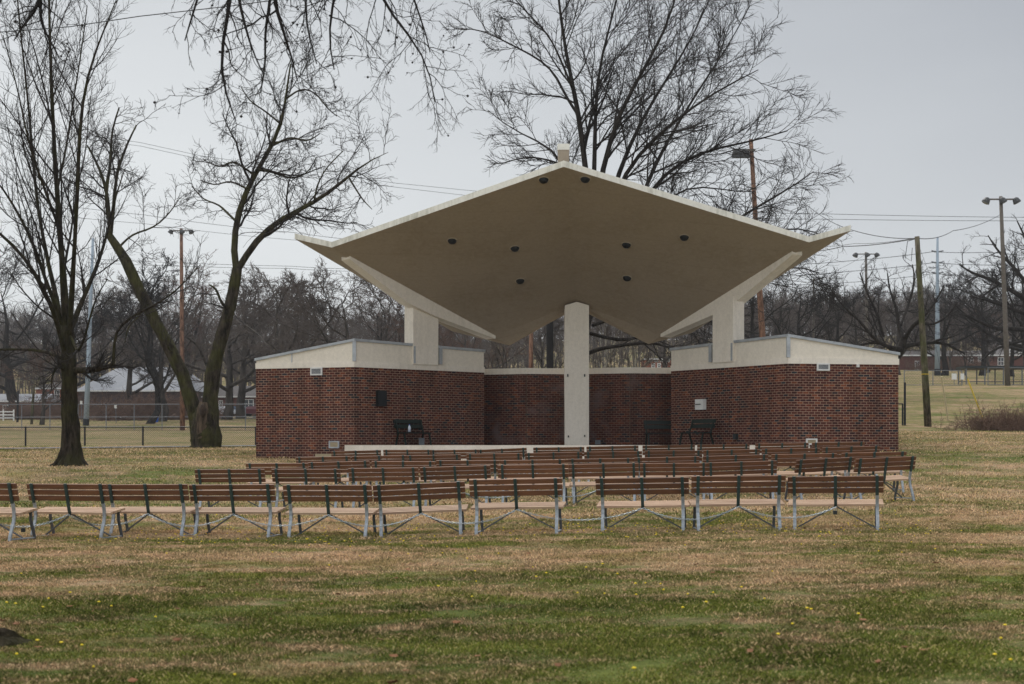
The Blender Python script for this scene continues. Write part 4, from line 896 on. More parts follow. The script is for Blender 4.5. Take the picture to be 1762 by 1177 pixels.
protos = {
 'round': proto_tree(1, H0, .55, .28, None, 11, 'round'), 'round2': proto_tree(2, H0, .6, .24, None, 10, 'round'),
 'tall': proto_tree(3, H0, .45, .2, None, 12, 'tall'), 'spread': proto_tree(4, H0, .8, .38, None, 11, 'spread', .02, 1.15), 'spread2': proto_tree(6, H0, .72, .34, None, 10, 'spread', .02, 1.15),
 'tall2': proto_tree(8, H0, .42, .18, None, 12, 'tall')}
cache = {}
def bg_tree(x, D, ytop, kind, ms, label, group, rz=0., wide=1., yb=None):
    base = gp(x, D) if yb is None else P(x, yb, D); H = EZ+(HY-ytop)*D/F-base.z; s = H/H0/.98
    key = (kind, ms)
    if key not in cache:
        o = tree_obj('bare_tree', protos[kind], 2, (M[ms[0]], M[ms[1]]), (0, 0, 0), label, 'tree', group, sides=(8, 5, 3, 3, 3)); cache[key] = o
    else: o = copy_tree(cache[key])
    o.location = base; o.scale = (s*wide, s*wide, s); o.rotation_euler = (0, 0, rz); tag(o, label, 'tree', group); return o
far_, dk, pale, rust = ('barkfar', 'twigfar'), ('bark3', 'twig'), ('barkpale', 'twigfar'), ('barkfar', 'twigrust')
GL = 'bare trees beyond the ball field on the left'; GR = 'bare trees on the rise at the right'; GB = 'bare trees behind the bandstand'
bgs = [  # x, D, ytop, kind, mats, width, label, group
 (72, 168, 600, 'round', rust, 1.2, 'small rusty-twigged tree beside the moss-green post at far left', GL),
 (255, 172, 470, 'tall', dk, 1.3, 'dark straight bare tree beyond the far fence, right of the steel pole', GL),
 (277, 182, 500, 'round2', far_, 1.3, 'grey bare tree just right of the dark straight one beyond the far fence', GL),
 (388, 190, 500, 'spread2', far_, 1.2, 'spreading bare tree before the brick house with the white window', GL),
 (415, 200, 480, 'round', far_, 1.3, 'bare tree right of the spreading one, close to the brick house window', GL),
 (20, 215, 470, 'spread', dk, 1.2, 'dark broad bare tree above the white rail fence', GL),
 (-40, 190, 420, 'round2', dk, 1.2, 'dark bare tree at the left edge, branches entering the frame', GL),
 (182, 240, 510, 'round', far_, 1.3, 'grey bare tree rising in front of the pale roof', GL),
 (330, 235, 490, 'round2', rust, 1.3, 'reddish bare tree seen between the trunks of the forked tree', GL),
 (470, 160, 470, 'round', far_, 1.25, 'rounded bare tree above the left end of the brick wing', GL),
 (540, 190, 490, 'tall2', far_, 1.5, 'slender bare tree over the left wing parapet, between two rounder ones', GL),
 (612, 150, 482, 'spread2', far_, 1.1, 'bare tree with dark branching limbs beneath the left roof tip', GL),
 (670, 195, 500, 'round2', far_, 1.3, 'bare tree under the left roof tip, right of the dark-limbed one', GL),
 (735, 170, 520, 'round', rust, 1.2, 'rusty bare tree seen just right of the left pier', GB),
 (800, 150, 545, 'spread', rust, 1., 'reddish bare tree beneath the left roof beam', GB),
 (858, 130, 560, 'round2', far_, 1.2, 'pale branching tree over the rear wall, under the left valley of the roof', GB),
 (930, 165, 540, 'tall', far_, 1.6, 'grey bare tree between the tan and black poles behind the rear wall', GB),
 (1078, 110, 520, 'tall2', pale, 1.2, 'pale-stemmed tree over the rear wall, second right of the centre pier', GB),
 (1045, 118, 520, 'tall', pale, 1.2, 'pale leaning-stemmed tree over the rear wall, directly right of the centre pier', GB),
 (1140, 150, 530, 'round', far_, 1.2, 'bare tree behind the orange brick building', GB),
 (1205, 180, 500, 'round2', dk, 1.2, 'dark bare tree seen just left of the right pier', GB),
 (1300, 160, 470, 'round', dk, 1.3, 'dark bare tree right of the right pier, behind the brown pole', GR),
 (1370, 150, 480, 'spread2', dk, 1.0, 'dark bare tree above the right wing parapet', GR),
 (1425, 210, 520, 'tall', far_, 1.4, 'grey bare tree above the sloping end of the right parapet', GR),
 (1470, 190, 505, 'round', far_, 1.2, 'grey bare tree below the smaller pair of floodlights', GR),
 (1660, 200, 560, 'tall2', far_, 1.1, 'small bare tree right of the steel transmission pole', GR),
 (1700, 215, 540, 'round2', rust, 1.2, 'reddish bare tree before the long brick house', GR),
 (1640, 225, 550, 'tall', far_, 1.2, 'thin bare tree before the parked white cars', GR),
 (1740, 165, 500, 'round', dk, 1.2, 'dark twiggy tree behind the tall floodlight pole', GR),
 (1590, 235, 520, 'round2', far_, 1.3, 'grey bare tree behind the leaning wooden pole', GR),
 (1340, 200, 500, 'spread', far_, 1.2, 'grey spreading bare tree between the brown pole and the thin grey pole', GR),
 (1445, 170, 500, 'spread2', dk, 1.1, 'dark broad tree just left of the distant floodlight pole', GR),
 (1545, 205, 500, 'round', far_, 1.3, 'grey rounded bare tree showing through the gnarled tree beside the wing', GR),
 (1625, 185, 500, 'spread', dk, 1.1, 'dark spreading tree between the leaning pole and the right floodlight pole', GR),
 (1690, 180, 470, 'round', dk, 1.2, 'dark dense tree just left of the tall right floodlight pole', GR),
 (1775, 150, 430, 'spread2', dk, 1.1, 'dark tree whose left half fills the right edge behind the dugout', GR),
 (1500, 240, 500, 'tall2', far_, 1.6, 'slim grey tree just right of the distant floodlight pole', GR),
 (120, 200, 500, 'spread2', dk, 1.1, 'dark bare tree behind the trunk of the tall left tree', GL),
 (220, 205, 505, 'round', far_, 1.2, 'grey bare tree between the steel pole and the leaning left trunk', GL),
 (440, 215, 500, 'tall', far_, 1.6, 'grey upright tree over the left corner of the brick wing', GL),
 (575, 230, 500, 'round', far_, 1.4, 'pale hazy tree centred above the left wing parapet', GL),
 (700, 220, 520, 'round2', rust, 1.4, 'reddish hazy tree immediately left of the left pier', GL)]
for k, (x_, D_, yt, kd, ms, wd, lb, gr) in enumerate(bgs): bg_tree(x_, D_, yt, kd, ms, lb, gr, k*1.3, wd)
# right-hand spreading oak and the big tree at the right edge (limbs measured)
def custom(seed, D, L0, L1, label, mats, kw, nm='bare_tree', orgx=None):
    mats = (M[mats[0]], M[mats[1]]); g = np.random.default_rng(seed); L0 = [px_limb(p_, D, w_, 12) for p_, w_ in L0]; L1 = [px_limb(p_, D, w_, 12) for p_, w_ in L1]; Pm, Rm = batch(L1)[0]
    a2, r2 = grow(g, Pm, Rm, 9, (25, 62), .36, 8, .15, (0, 0, kw.get('t', .15)), .55, .022, .2, 1., 4.5)
    a3, r3 = grow(g, a2, r2, 11, (25, 60), .45, 6, .15, (0, 0, .15), .55, .015, .15, .6, 2.4, dens=3.2)
    a4, r4 = grow(g, a3, r3, 6, (25, 60), .5, 4, .15, (0, 0, .1), .6, .012, .15, .35, 1.2, dens=4)
    return tree_obj(nm, [batch(L0), batch(L1), [(a2, r2)], [(a3, r3)], [(a4, r4)]], 2, mats, gp(orgx, D), label, 'tree', GR, sides=(10, 7, 4, 3, 3))
custom(51, 98., [([(1524, 700), (1525, 660), (1535, 625), (1552, 600), (1556, 580)], [22, 18, 16, 14, 12])],
 [([(1556, 590), (1545, 560, 1), (1543, 530, 2), (1530, 500, 2), (1527, 470, 2)], [9, 6, 4, 2]), ([(1553, 600), (1535, 600, -1), (1505, 588, -1.5), (1480, 550, -2), (1450, 530, -2), (1432, 500, -2)], [9, 7, 5, 3, 2]),
  ([(1556, 585), (1570, 560, -1), (1590, 545, -2), (1610, 520, -2), (1625, 490, -2)], [8, 6, 4, 2]), ([(1553, 597), (1585, 590, 1), (1620, 588, 1.5), (1645, 600, 2), (1662, 610, 2)], [9, 7, 5, 2]),
  ([(1545, 610), (1520, 590, 1), (1495, 590, 2), (1465, 597, 2)], [8, 6, 4, 2]), ([(1520, 580, -1), (1510, 540, -1), (1490, 500, -1), (1480, 470, 0)], [5, 4, 3, 2]),
  ([(1550, 560, 0), (1565, 520, 2), (1575, 480, 2), (1570, 455, 2)], [5, 4, 2]), ([(1575, 555, -1), (1605, 560, -1), (1630, 545, -1), (1648, 520, -1)], [5, 4, 2])],
 'gnarled spreading bare tree standing just past the right end of the brick wing', dk, {'t': .3}, orgx=1524)
custom(52, 128., [([(1800, 640), (1795, 600), (1780, 560), (1775, 500)], [24, 20, 18, 14])],
 [([(1780, 570), (1750, 565, 1), (1715, 568, 1.5), (1680, 550, 2), (1655, 540, 2)], [10, 8, 6, 3]), ([(1777, 520), (1740, 500, -1), (1705, 480, -1.5), (1670, 470, -2), (1650, 455, -2)], [9, 7, 5, 2]),
  ([(1775, 500), (1745, 460, 1), (1715, 430, 1.5), (1700, 405, 2)], [8, 6, 4, 2]), ([(1775, 500), (1770, 450, 0), (1765, 410, 0), (1750, 380, 0)], [8, 6, 4, 2]),
  ([(1780, 580), (1745, 590, -2), (1710, 600, -3), (1690, 620, -3)], [7, 5, 4, 2]), ([(1775, 500), (1800, 460, -1), (1830, 420, -1)], [8, 6, 3]), ([(1765, 540, 0), (1735, 530, 0), (1695, 515, 0), (1668, 510, 0)], [7, 5, 4, 2])],
 'large dark bare tree entering at the right edge with low horizontal limbs', dk, {}, orgx=1800)

# far wooded hillside: one mass of bare trees
gh = np.random.default_rng(77); NH = 2600
Xh = gh.uniform(-.50, .50, NH); Dh = gh.uniform(250, 520, NH); Xh = Xh*Dh; Zh = gz(Xh, Dh); Hh = gh.uniform(8, 13, NH)
tr = np.zeros((NH, 5, 3)); s5 = np.linspace(0, 1, 5); tr[:, :, 0] = Xh[:, None]+np.cumsum(gh.normal(size=(NH, 5))*.25, 1); tr[:, :, 1] = Dh[:, None]; tr[:, :, 2] = Zh[:, None]+Hh[:, None]*s5
rr = .16*np.linspace(1, .25, 5)[None]*np.ones((NH, 1))
h2, k2 = grow(gh, tr, rr, 9, (25, 55), .45, 5, .12, (0, 0, .4), .6, .06, .25, 2, 7)
h3, k3 = grow(gh, h2, k2, 6, (25, 60), .5, 3, .12, (0, 0, .2), .6, .045, .15, 1, 3.5)
VV, QQ, b = [], [], 0
for p_, r_ in ((tr, rr), (h2, k2), (h3, k3)):
    V_, Q_ = tubes(p_, r_, 3, b); VV.append(V_); QQ.append(Q_); b += len(V_)
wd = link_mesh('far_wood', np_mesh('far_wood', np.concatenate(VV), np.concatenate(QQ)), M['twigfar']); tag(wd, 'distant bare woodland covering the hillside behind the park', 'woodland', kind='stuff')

# ------------------------------------------------------------------ fences
def fence(name, pts, h, sp, m, label, cell=.1, wr=.004, rails=(1.,), group=None, pr=.03):
    root = empty(name, pts[0], 0, label, 'fence', group); O = Vector(pts[0]); mesh = MB(); rail = MB()
    tot = 0
    tops = []
    for a, b in zip(pts[:-1], pts[1:]):
        a = Vector(a); b = Vector(b); n = max(1, round((b-a).length/sp))
        for i in range(n+1):
            if i == n and b != Vector(pts[-1]): break
            p = a.lerp(b, i/n); p.z = float(gz(p.x, p.y)); MB().tube([p-O-Vector((0, 0, .1)), p-O+Vector((0, 0, h+.03))], pr, 6).build('post', m, root); tops.append(p-O)
    for a, b in zip(tops[:-1], tops[1:]):
        for f in rails: rail.tube([a+Vector((0, 0, h*f)), b+Vector((0, 0, h*f))], pr*.7, 5)
        L = (b-a).length; n = int(L/cell); m_ = int(h/cell)
        for i in range(-m_, n):
            for sgn in (0, 1):
                i0, j0 = (i, 0) if i >= 0 else (0, -i); i1, j1 = (i+m_, m_) if i+m_ <= n else (n, n-i)
                if j1 <= j0: continue
                pa, pb = a.lerp(b, i0/n), a.lerp(b, i1/n)
                za, zb = (j0/m_*h, j1/m_*h)
                if sgn: za, zb = h-za, h-zb
                mesh.tube([pa+Vector((0, 0, za+.02)), pb+Vector((0, 0, zb+.02))], wr, 3, False)
    rail.build('rail', m, root); mesh.build('wire_mesh', M['wire'], root)
    return root
fence('chain_link_fence', [gp(-60, 69), gp(440, 72.5)], .92, 3.0, M['fence'], 'low black chain-link fence behind the two left trees', .1, .0055, (1.,), pr=.045)
fence('chain_link_fence', [gp(-60, 150), gp(470, 152)], 2.7, 2.9, M['galv'], 'tall grey chain-link fence at the far side of the ball field, left', .4, .006, (1., .5), pr=.05)
fence('chain_link_fence', [gp(1556, 121), gp(1655, 120)], 1.25, 2.4, M['galv'], 'low grey chain-link fence on the bank right of the brick wing', .22, .006, (1., .02), pr=.04)
fence('chain_link_fence', [gp(1700, 122), gp(1900, 121)], 1.5, 3.2, M['galv'], 'grey chain-link fence behind the tall floodlight pole at right', .22, .006, (1., .02), pr=.04)
# black gate at the right end of the wing
ga = empty('gate', gp(1557, 76), 0, 'black gate post and short fence panel at the right end of the brick wing', 'gate')
MB().tube([(0, 0, -.1), (0, 0, 2.3)], .06, 8).build('post', M['fence'], ga); MB().tube([(-.12, 0, -.1), (-.12, 0, 1.15)], .045, 8).build('post', M['fence'], ga)
MB().tube([(-.1, 0, 1.15), (-.8, 0, 1.15)], .035, 6).build('rail', M['fence'], ga)
# white rail fence at far left
wf = empty('rail_fence', gp(-30, 185), 0, 'white three-rail fence at the far left below the dark house', 'fence')
for i in range(4):
    MB().box((i*1.35, 0, .7), (.16, .12, 1.5)).build('post', M['white'], wf)
rl = MB()
for z_ in (.35, .75, 1.15): rl.box((2.02, -.08, z_), (4.3, .05, .14))
rl.build('rails', M['white'], wf)

# ------------------------------------------------------------------ poles
def pole(name, x0, y0, x1, ytop, D, w0, w1, m, label, cat='pole', n=10, kind=None, yb=None):
    a = P(x0, y0, D); a.z = min(a.z, float(gz(a.x, a.y))-.1) if yb is None else a.z; b = P(x1, ytop, D)
    root = empty(name, a, 0, label, cat); MB().tube([(0, 0, 0), (b-a)*.33, (b-a)*.66, b-a], [w0*D/F/2, (w0*2+w1)/3*D/F/2, (w0+2*w1)/3*D/F/2, w1*D/F/2], n).build('pole_shaft', m, root, True)
    return root, b-a
def floods(root, top, wpx, D, n=2, m='lamp'):
    W = wpx*D/F
    MB().box(top+Vector((0, -.06, -.25)), (W*.86, .1, .12)).build('crossarm', M['polegrey'], root)
    s = W*.105
    for k in range(n):
        x = W*.42*(-1 if k % 2 == 0 else 1)*(1 if k < 2 else 0)
        h = MB().lathe(top+Vector((x+(-1 if x < 0 else 1)*s*.3, -.15, -.35)), [(s*.35, s*.9), (s*.9, s*.45), (s*1.15, -.5*s), (s*1.2, -s*.8)], 10, Matrix.Rotation(R(28 if x < 0 else -28), 3, 'Y')).build('floodlight', M['lamp'], root, True)
        MB().lathe(top+Vector((x+(-1 if x < 0 else 1)*s*.3, -.15, -.35)), [(s*1.1, -s*.82), (s*.9, -s*.95), (.02, -s*1.0)], 10, Matrix.Rotation(R(28 if x < 0 else -28), 3, 'Y')).build('lens', M['lens'], h, True)
r_, t_ = pole('floodlight_pole', 314, 741, 312, 393, 148, 9, 5.5, M['pole'], 'tall reddish wooden floodlight pole between the trunks of the forked tree', 'light pole'); floods(r_, t_, 38, 148, 3)
r_, t_ = pole('steel_pole', 148, 727, 160, 410, 165, 10, 4.5, M['steelpole'], 'leaning blue-grey steel pole with a black base behind the tall left tree')
MB().lathe((0, 0, 0), [(.37, -.1), (.37, .85), (.34, .86)], 12).build('base_collar', M['black'], r_)
r_, t_ = pole('floodlight_pole', 1319, 640, 1292, 240, 92, 12, 7, M['pole'], 'brown wooden floodlight pole rising behind the right half of the roof', 'light pole')
MB().box(t_+Vector((-.45, -.1, -.7)), (1.4, .12, .12)).build('crossarm', M['polegrey'], r_)
for dx in (-.9, -.45):
    h = MB().lathe(t_+Vector((dx, -.2, -.95)), [(.12, .3), (.3, .15), (.38, -.15), (.4, -.25)], 12, Matrix.Rotation(R(20), 3, 'X')).build('floodlight', M['lamp'], r_, True)
r_, t_ = pole('floodlight_pole', 1492, 640, 1490, 434, 185, 6, 4, M['polegrey'], 'distant floodlight pole with paired lamps above the right wing', 'light pole'); floods(r_, t_, 40, 185, 3)
r_, t_ = pole('floodlight_pole', 1734, 662, 1722, 338, 118, 9.5, 6, M['polegrey'], 'tall grey-brown floodlight pole near the right edge with two drooping lamps', 'light pole'); floods(r_, t_, 56, 118, 3)
r_, t_ = pole('utility_pole', 1597, 736, 1578, 407, 75, 13, 8.5, M['polegreen'], 'leaning mossy wooden utility pole standing on the right lawn', 'utility pole')
MB().lathe(t_*.285, [(.19, -.03), (.2, 0), (.19, .03)], 10).build('yellow_band', M['yellow'], r_)
MB().tube([t_+Vector((0, 0, -.1)), t_+Vector((-.5, 0, -.25)), t_+Vector((-.62, 0, -1.1)), t_+Vector((-.3, 0, -1.3)), t_+Vector((-.25, 0, -.6))], .018, 5).build('slack_cable', M['wirec'], r_)
r_, t_ = pole('transmission_pole', 1613, 640, 1613, 408, 180, 10, 4, M['steelpole'], 'grey steel transmission pole with three pairs of short arms behind the lawn', 'utility pole')
MB().lathe((0, 0, 0), [(.42, -.1), (.42, .95), (.38, .96)], 12).build('base_collar', M['black'], r_)
for y_ in (433, 452, 470):
    z_ = t_.z-(y_-408)*180/F
    MB().tube([(-.75, 0, z_+.12), (-.3, 0, z_), (.3, 0, z_), (.75, 0, z_+.12)], [.08, .11, .11, .08], 6).build('arm', M['galv'], r_)
pole('street_pole', 1400, 640, 1400, 480, 150, 4, 3, M['polegrey'], 'thin grey pole over the outer slope of the right parapet')
pole('utility_pole', 912, 700, 914, 560, 66, 8, 7, M['pole'], 'tan wooden pole seen over the rear wall, left of the black one', 'utility pole')
pole('utility_pole', 948, 700, 945, 480, 64, 13, 12, M['poleblack'], 'thick black pole seen over the rear wall, left of the centre pier', 'utility pole')
pole('post', 54, 735, 59, 655, 170, 5, 4, M['polegreen'], 'leaning moss-green post beside the small rusty tree at far left', 'post')
pole('utility_pole', 30, 724, 31, 672, 178, 4, 3.5, M['poleblack'], 'short dark pole right of the white rail fence', 'utility pole')
for x_, yb_, yt, lb in ((141, 727, 690, 'small white sign on a thin post left of the steel pole'), (200, 727, 697, 'small white sign on a thin post right of the steel pole')):
    r_, t_ = pole('sign', x_, yb_, x_-1, yt, 176, 1.2, 1.0, M['galv'], lb, 'sign'); MB().box(t_+Vector((0, -.06, -.2)), (.28, .03, .42)).build('sign_panel', M['white'], r_)
for (xa, ya, Da, xb, yb_, Db, m_, lb) in ((1633, 727, 79, 1620, 648, 78, 'tan', 'pale guy-wire guard slanting up from the lawn right of the leaning pole'), (1694, 722, 77, 1665, 652, 78, 'yellow', 'yellow guy-wire guard slanting up above the brush pile')):
    a, b = P(xa, ya+6, Da), P(xb, yb_, Db); o = empty('guy_guard', a, 0, lb, 'guy wire'); MB().tube([(0, 0, 0), b-a], .045, 6).build('guard', M[m_], o)
    top = P(1580, 420, 75)-a; MB().tube([(b-a), top], .008, 4).build('wire', M['wirec'], o)

# ------------------------------------------------------------------ cables
def cable(pts, r_, label, sag=.0, n=14):
    V = []
    for (a, b) in zip(pts[:-1], pts[1:]):
        A_, B_ = P(*a), P(*b)
        for i in range(n):
            t = i/n; p = A_.lerp(B_, t); p.z -= sag*4*t*(1-t); V.append(p)
    V.append(P(*pts[-1])); o = MB().tube(V, r_, 4).build('power_cable', M['wirec']); tag(o, label, 'cable', 'overhead cables')
cable([(-60, 60, 40), (120, 46, 40), (240, 28, 40), (400, 10, 40), (560, -12, 40)], .014, 'dark cable crossing the top left corner in front of the sky', .0)
cable([(-100, 200, 120), (240, 245, 120), (345, 268, 120), (680, 315, 120), (850, 332, 120)], .016, 'thin cable sloping down to the roof from the left, upper of two', .0)
cable([(-100, 208, 120), (240, 251, 120), (345, 274, 120), (680, 322, 120), (850, 342, 120)], .016, 'thin cable sloping down to the roof from the left, lower of two', .0)
cable([(-60, 330, 110), (250, 370, 110), (505, 400, 110), (700, 420, 110)], .016, 'cable ending behind the left roof tip', .1)
cable([(-60, 352, 110), (250, 385, 110), (520, 414, 110), (700, 425, 110)], .014, 'cable just below the one meeting the left roof tip', .1)
cable([(150, 445, 160), (500, 458, 160), (650, 463, 160), (760, 466, 160)], .022, 'far level cable under the left roof tip, upper of two', .1)
cable([(150, 452, 160), (500, 462, 160), (650, 467, 160), (760, 470, 160)], .022, 'far level cable under the left roof tip, lower of two', .1)
cable([(100, 482, 160), (640, 482, 160), (780, 480, 160)], .02, 'far cable just above the tree crowns on the left', .3)
cable([(1300, 365, 150), (1420, 368, 150), (1762, 374, 150), (1900, 377, 150)], .024, 'level cable right of the roof tip, uppermost', .05)
cable([(1300, 375, 150), (1420, 377, 150), (1762, 380, 150), (1900, 382, 150)], .024, 'level cable right of the roof tip, second from the top', .05)
cable([(1293, 265, 92), (1400, 362, 85), (1470, 397, 80), (1578, 410, 75)], .02, 'cable running from the brown pole down to the leaning pole', .15)
cable([(1578, 410, 75), (1640, 397, 92), (1720, 370, 118)], .022, 'cable climbing from the leaning pole to the right floodlight pole', .2)
cable([(1380, 433, 100), (1450, 424, 90), (1578, 410, 75)], .026, 'thick twisted cable reaching the leaning pole from the left', .1)
cable([(1380, 425, 110), (1470, 419, 95), (1578, 409, 75)], .014, 'thin cable reaching the leaning pole from the left', .1)
cable([(1330, 456, 180), (1460, 449, 180), (1606, 433, 180), (1700, 434, 180), (1900, 448, 200)], .035, 'far cable through the top arms of the transmission pole', .1)
cable([(1330, 476, 180), (1460, 467, 180), (1606, 452, 180), (1720, 456, 180), (1900, 464, 200)], .035, 'far cable through the middle arms of the transmission pole', .1)
cable([(1330, 490, 180), (1460, 486, 180), (1606, 471, 180), (1720, 474, 180), (1900, 480, 200)], .03, 'far cable through the bottom arms of the transmission pole', .1)
cable([(1330, 500, 150), (1560, 503, 150), (1762, 505, 150)], .025, 'lowest far level cable above the right-hand trees', .1)
cable([(1390, 487, 160), (1440, 465, 170), (1490, 437, 185)], .02, 'cable rising to the distant floodlight pole', .1)

# ------------------------------------------------------------------ houses, cars, dugout
def house(x0, x1, ybase, yeave, yridge, D, wm, rm, label, depth=9, windows=(), door=None, hip=.0, rz=0., name='house'):
    a, b = P(x0, ybase, D), P(x1, ybase, D); W = b.x-a.x; He = (ybase-yeave)*D/F; Hr = (ybase-yridge)*D/F
    base = Vector(((a.x+b.x)/2, D, a.z)); o = empty(name, base, rz, label, 'house')
    MB().box((0, depth/2, (He-2)/2), (W, depth, He+2)).build('wall', wm, o)
    e = .35; rf = MB(); y0, y1 = -e, depth+e; hx = W/2+e; rx = hx-hip
    p = [(-hx, y0, He), (hx, y0, He), (hx, y1, He), (-hx, y1, He), (-rx, depth/2, Hr), (rx, depth/2, Hr)]
    for f in ((0, 1, 5, 4), (1, 2, 5), (2, 3, 4, 5), (3, 0, 4), (3, 2, 1, 0)): rf.poly([p[i] for i in f])
    ro = rf.build('roof', rm, o); MB().box((0, -e-.03, He-.08), (W+2*e, .05, .2)).build('eave_board', M['white'], ro)
    for (wx, wy0, wy1, ww) in windows:
        cx_ = (wx-(x0+x1)/2)*D/F; zc = (ybase-(wy0+wy1)/2)*D/F; hh = (wy1-wy0)*D/F; wid = ww*D/F
        wo_ = MB()
        for sx_, sz_, w2, h2 in ((0, 1, wid+.2, .1), (0, -1, wid+.2, .1), (1, 0, .1, hh), (-1, 0, .1, hh), (0, 0, .07, hh), (0, 0, wid, .07)): wo_.box((cx_+sx_*(wid/2+.05), -.06, zc+sz_*(hh/2+.05)), (w2, .1, h2))
        q = wo_.build('window', M['white'], o); MB().box((cx_, -.02, zc), (wid, .03, hh)).build('pane', M['glass'], q)
    return o
house(-60, 72, 722, 690, 676, 215, M['housebrick'], M['paleroof'], 'dark brick house at far left with a light grey gabled roof', 9, ((10, 698, 708, 8),), hip=.1)
house(62, 118, 718, 668, 655, 228, M['orange'], M['shingle'], 'orange-red brick house behind the small rusty tree at far left', 9, ((80, 680, 695, 6), (98, 672, 686, 7)), hip=2)
house(134, 330, 716, 672, 626, 225, M['housedark'], M['paleroof'], 'wide brown building with a big pale roof behind the steel pole', 20, (), hip=4)
house(335, 470, 716, 682, 662, 232, M['housebrick'], M['shingle'], 'low red brick house with a white paned window left of the brick wing', 9, ((428, 688, 702, 15), (380, 690, 703, 5)), hip=2)
house(1548, 1760, 641, 611, 600, 232, M['housebrick'], M['shingle'], 'long low brick house with white eaves on the right-hand rise', 9, ((1578, 622, 636, 6), (1670, 616, 624, 8), (1686, 615, 622, 5), (1722, 616, 628, 9)), hip=3)
house(1720, 1860, 625, 606, 580, 245, M['housedark'], M['shingle'], 'gabled dark house behind the long brick one at the right edge', 10, ((1740, 602, 609, 5),), hip=0)
# small orange brick building between pier and right wing
ob = house(1112, 1156, 640, 617, 614, 200, M['orange'], M['shingle'], 'distant orange brick building glimpsed over the rear wall beside the right wing', 8, ((1119, 619, 622, 5), (1129, 619, 622, 5), (1139, 619, 622, 5), (1149, 619, 622, 5), (1124, 626, 632, 4), (1134, 626, 632, 4), (1145, 626, 632, 4)), hip=.5, name='brick_building')
def car(x, D, m, label, rz=0, ybase=None):
    g_ = gp(x, D)
    if ybase: g_ = P(x, ybase, D)
    o = empty('parked_car', g_, rz, label, 'car')
    prof = [(-2.1, .35), (-2.15, .75), (-1.95, .95), (-1.25, 1.02), (-.75, 1.42), (.65, 1.45), (1.25, 1.0), (2.0, .88), (2.15, .6), (2.1, .32)]
    b = MB(); n = len(prof)
    for s_ in (-1, 1):
        pts = [(x_, s_*(.85 if z_ < 1.1 else .68), z_) for x_, z_ in prof]; b.poly(pts if s_ < 0 else pts[::-1])
    for i in range(n):
        (xa, za), (xb, zb) = prof[i], prof[(i+1) % n]; wa, wb = (.85 if za < 1.1 else .68), (.85 if zb < 1.1 else .68)
        b.poly([(xa, -wa, za), (xa, wa, za), (xb, wb, zb), (xb, -wb, zb)])
    b.build('body', m, o)
    MB().poly([(-1.0, -.81, 1.06), (.98, -.81, 1.06), (.6, -.715, 1.36), (-.7, -.715, 1.36)]).build('window', M['glass'], o)
    for sx_ in (-1.3, 1.3):
        for sy_ in (-.86, .86): MB().lathe((sx_, sy_, .32), [(.32, -.1), (.32, .1)], 14, Matrix.Rotation(R(90), 3, 'X')).build('wheel', M['tyre'], o)
    return o
car(385, 207, M['carw'], 'white car parked on the street beyond the fence, right of the forked tree', 0, 716)
car(413, 209, M['carb'], 'dark blue car parked below the white window, left of the brick wing', 0, 716)
car(437, 208, M['carr'], 'dark red car parked nearest the corner of the brick wing', 0, 716)
car(1624, 236, M['carw'], 'white car parked before the long brick house, behind the steel transmission pole', .5, 641)
dg = empty('dugout', gp(1662, 126), 0, 'low dark-roofed dugout with grey posts on the right-hand bank', 'dugout'); Z0 = 0
x1_ = (1790-1662)*126/F; zt = 1.55
MB().box((x1_/2, 1., zt), (x1_+.4, 2.4, .22)).build('roof', M['dark'], dg)
for i in range(5):
    x_ = x1_*i/4; MB().tube([(x_, -.1, -.3), (x_, -.1, zt-.1)], .06, 6).build('post', M['galv'], dg); MB().tube([(x_, 2.1, -.3), (x_, 2.1, zt-.1)], .06, 6).build('post', M['galv'], dg)
MB().box((x1_/2, 2.15, .35), (x1_, .05, .08)).build('rail', M['galv'], dg)
for x_, lb in ((1642, 'white notice board on the bank fence, left of the dugout'), (1656, 'small white notice board right beside the dugout corner')):
    g_ = gp(x_, 119.6); o = empty('notice_board', g_, 0, lb, 'sign'); MB().box((0, 0, .75), (.42 if x_ < 1650 else .32, .03, .5)).build('panel', M['white'], o); MB().tube([(0, .04, 0), (0, .04, 1.1)], .025, 5).build('post', M['galv'], o)
tr_ = empty('trash_can', gp(268, 178), 0, 'small blue bin beyond the far fence, right of the dark straight tree', 'bin'); MB().lathe((0, 0, 0), [(.3, 0), (.36, .8), (.38, .85)], 10).build('bin_body', M['bluep'], tr_); MB().lathe((0, 0, .86), [(.39, 0), (.3, .1)], 10).build('lid', M['bluep'], tr_)
# brush thicket at right
gb = np.random.default_rng(9); nb = 420; c = gp(1725, 70)
st = np.zeros((nb, 3)); st[:, 0] = c.x+gb.normal(size=nb)*1.15+.3; st[:, 1] = c.y+gb.normal(size=nb)*.9; st[:, 2] = gz(st[:, 0], st[:, 1])-.05
dr = gb.normal(size=(nb, 3)); dr[:, 2] = np.abs(dr[:, 2])+.7; dr /= np.linalg.norm(dr, axis=1)[:, None]; Lb = gb.uniform(.6, 1.5, nb)
B0 = np.empty((nb, 6, 3)); p = st.copy(); B0[:, 0] = p
for k in range(1, 6):
    dr = dr+gb.normal(size=dr.shape)*.16+np.array([0, 0, -.16]); dr /= np.linalg.norm(dr, axis=1)[:, None]; p = p+dr*(Lb/5)[:, None]; B0[:, k] = p
R0b = .014*np.linspace(1, .4, 6)[None]*np.ones((nb, 1))
B1, R1b = grow(gb, B0, R0b, 6, (25, 65), .5, 4, .2, (0, 0, -.1), .6, .008, .1, .25, .8)
B2, R2b = grow(gb, B1, R1b, 3, (25, 65), .5, 3, .2, (0, 0, -.1), .6, .006, .1, .15, .5)
VV, QQ, b = [], [], 0; corg = np.array(c)
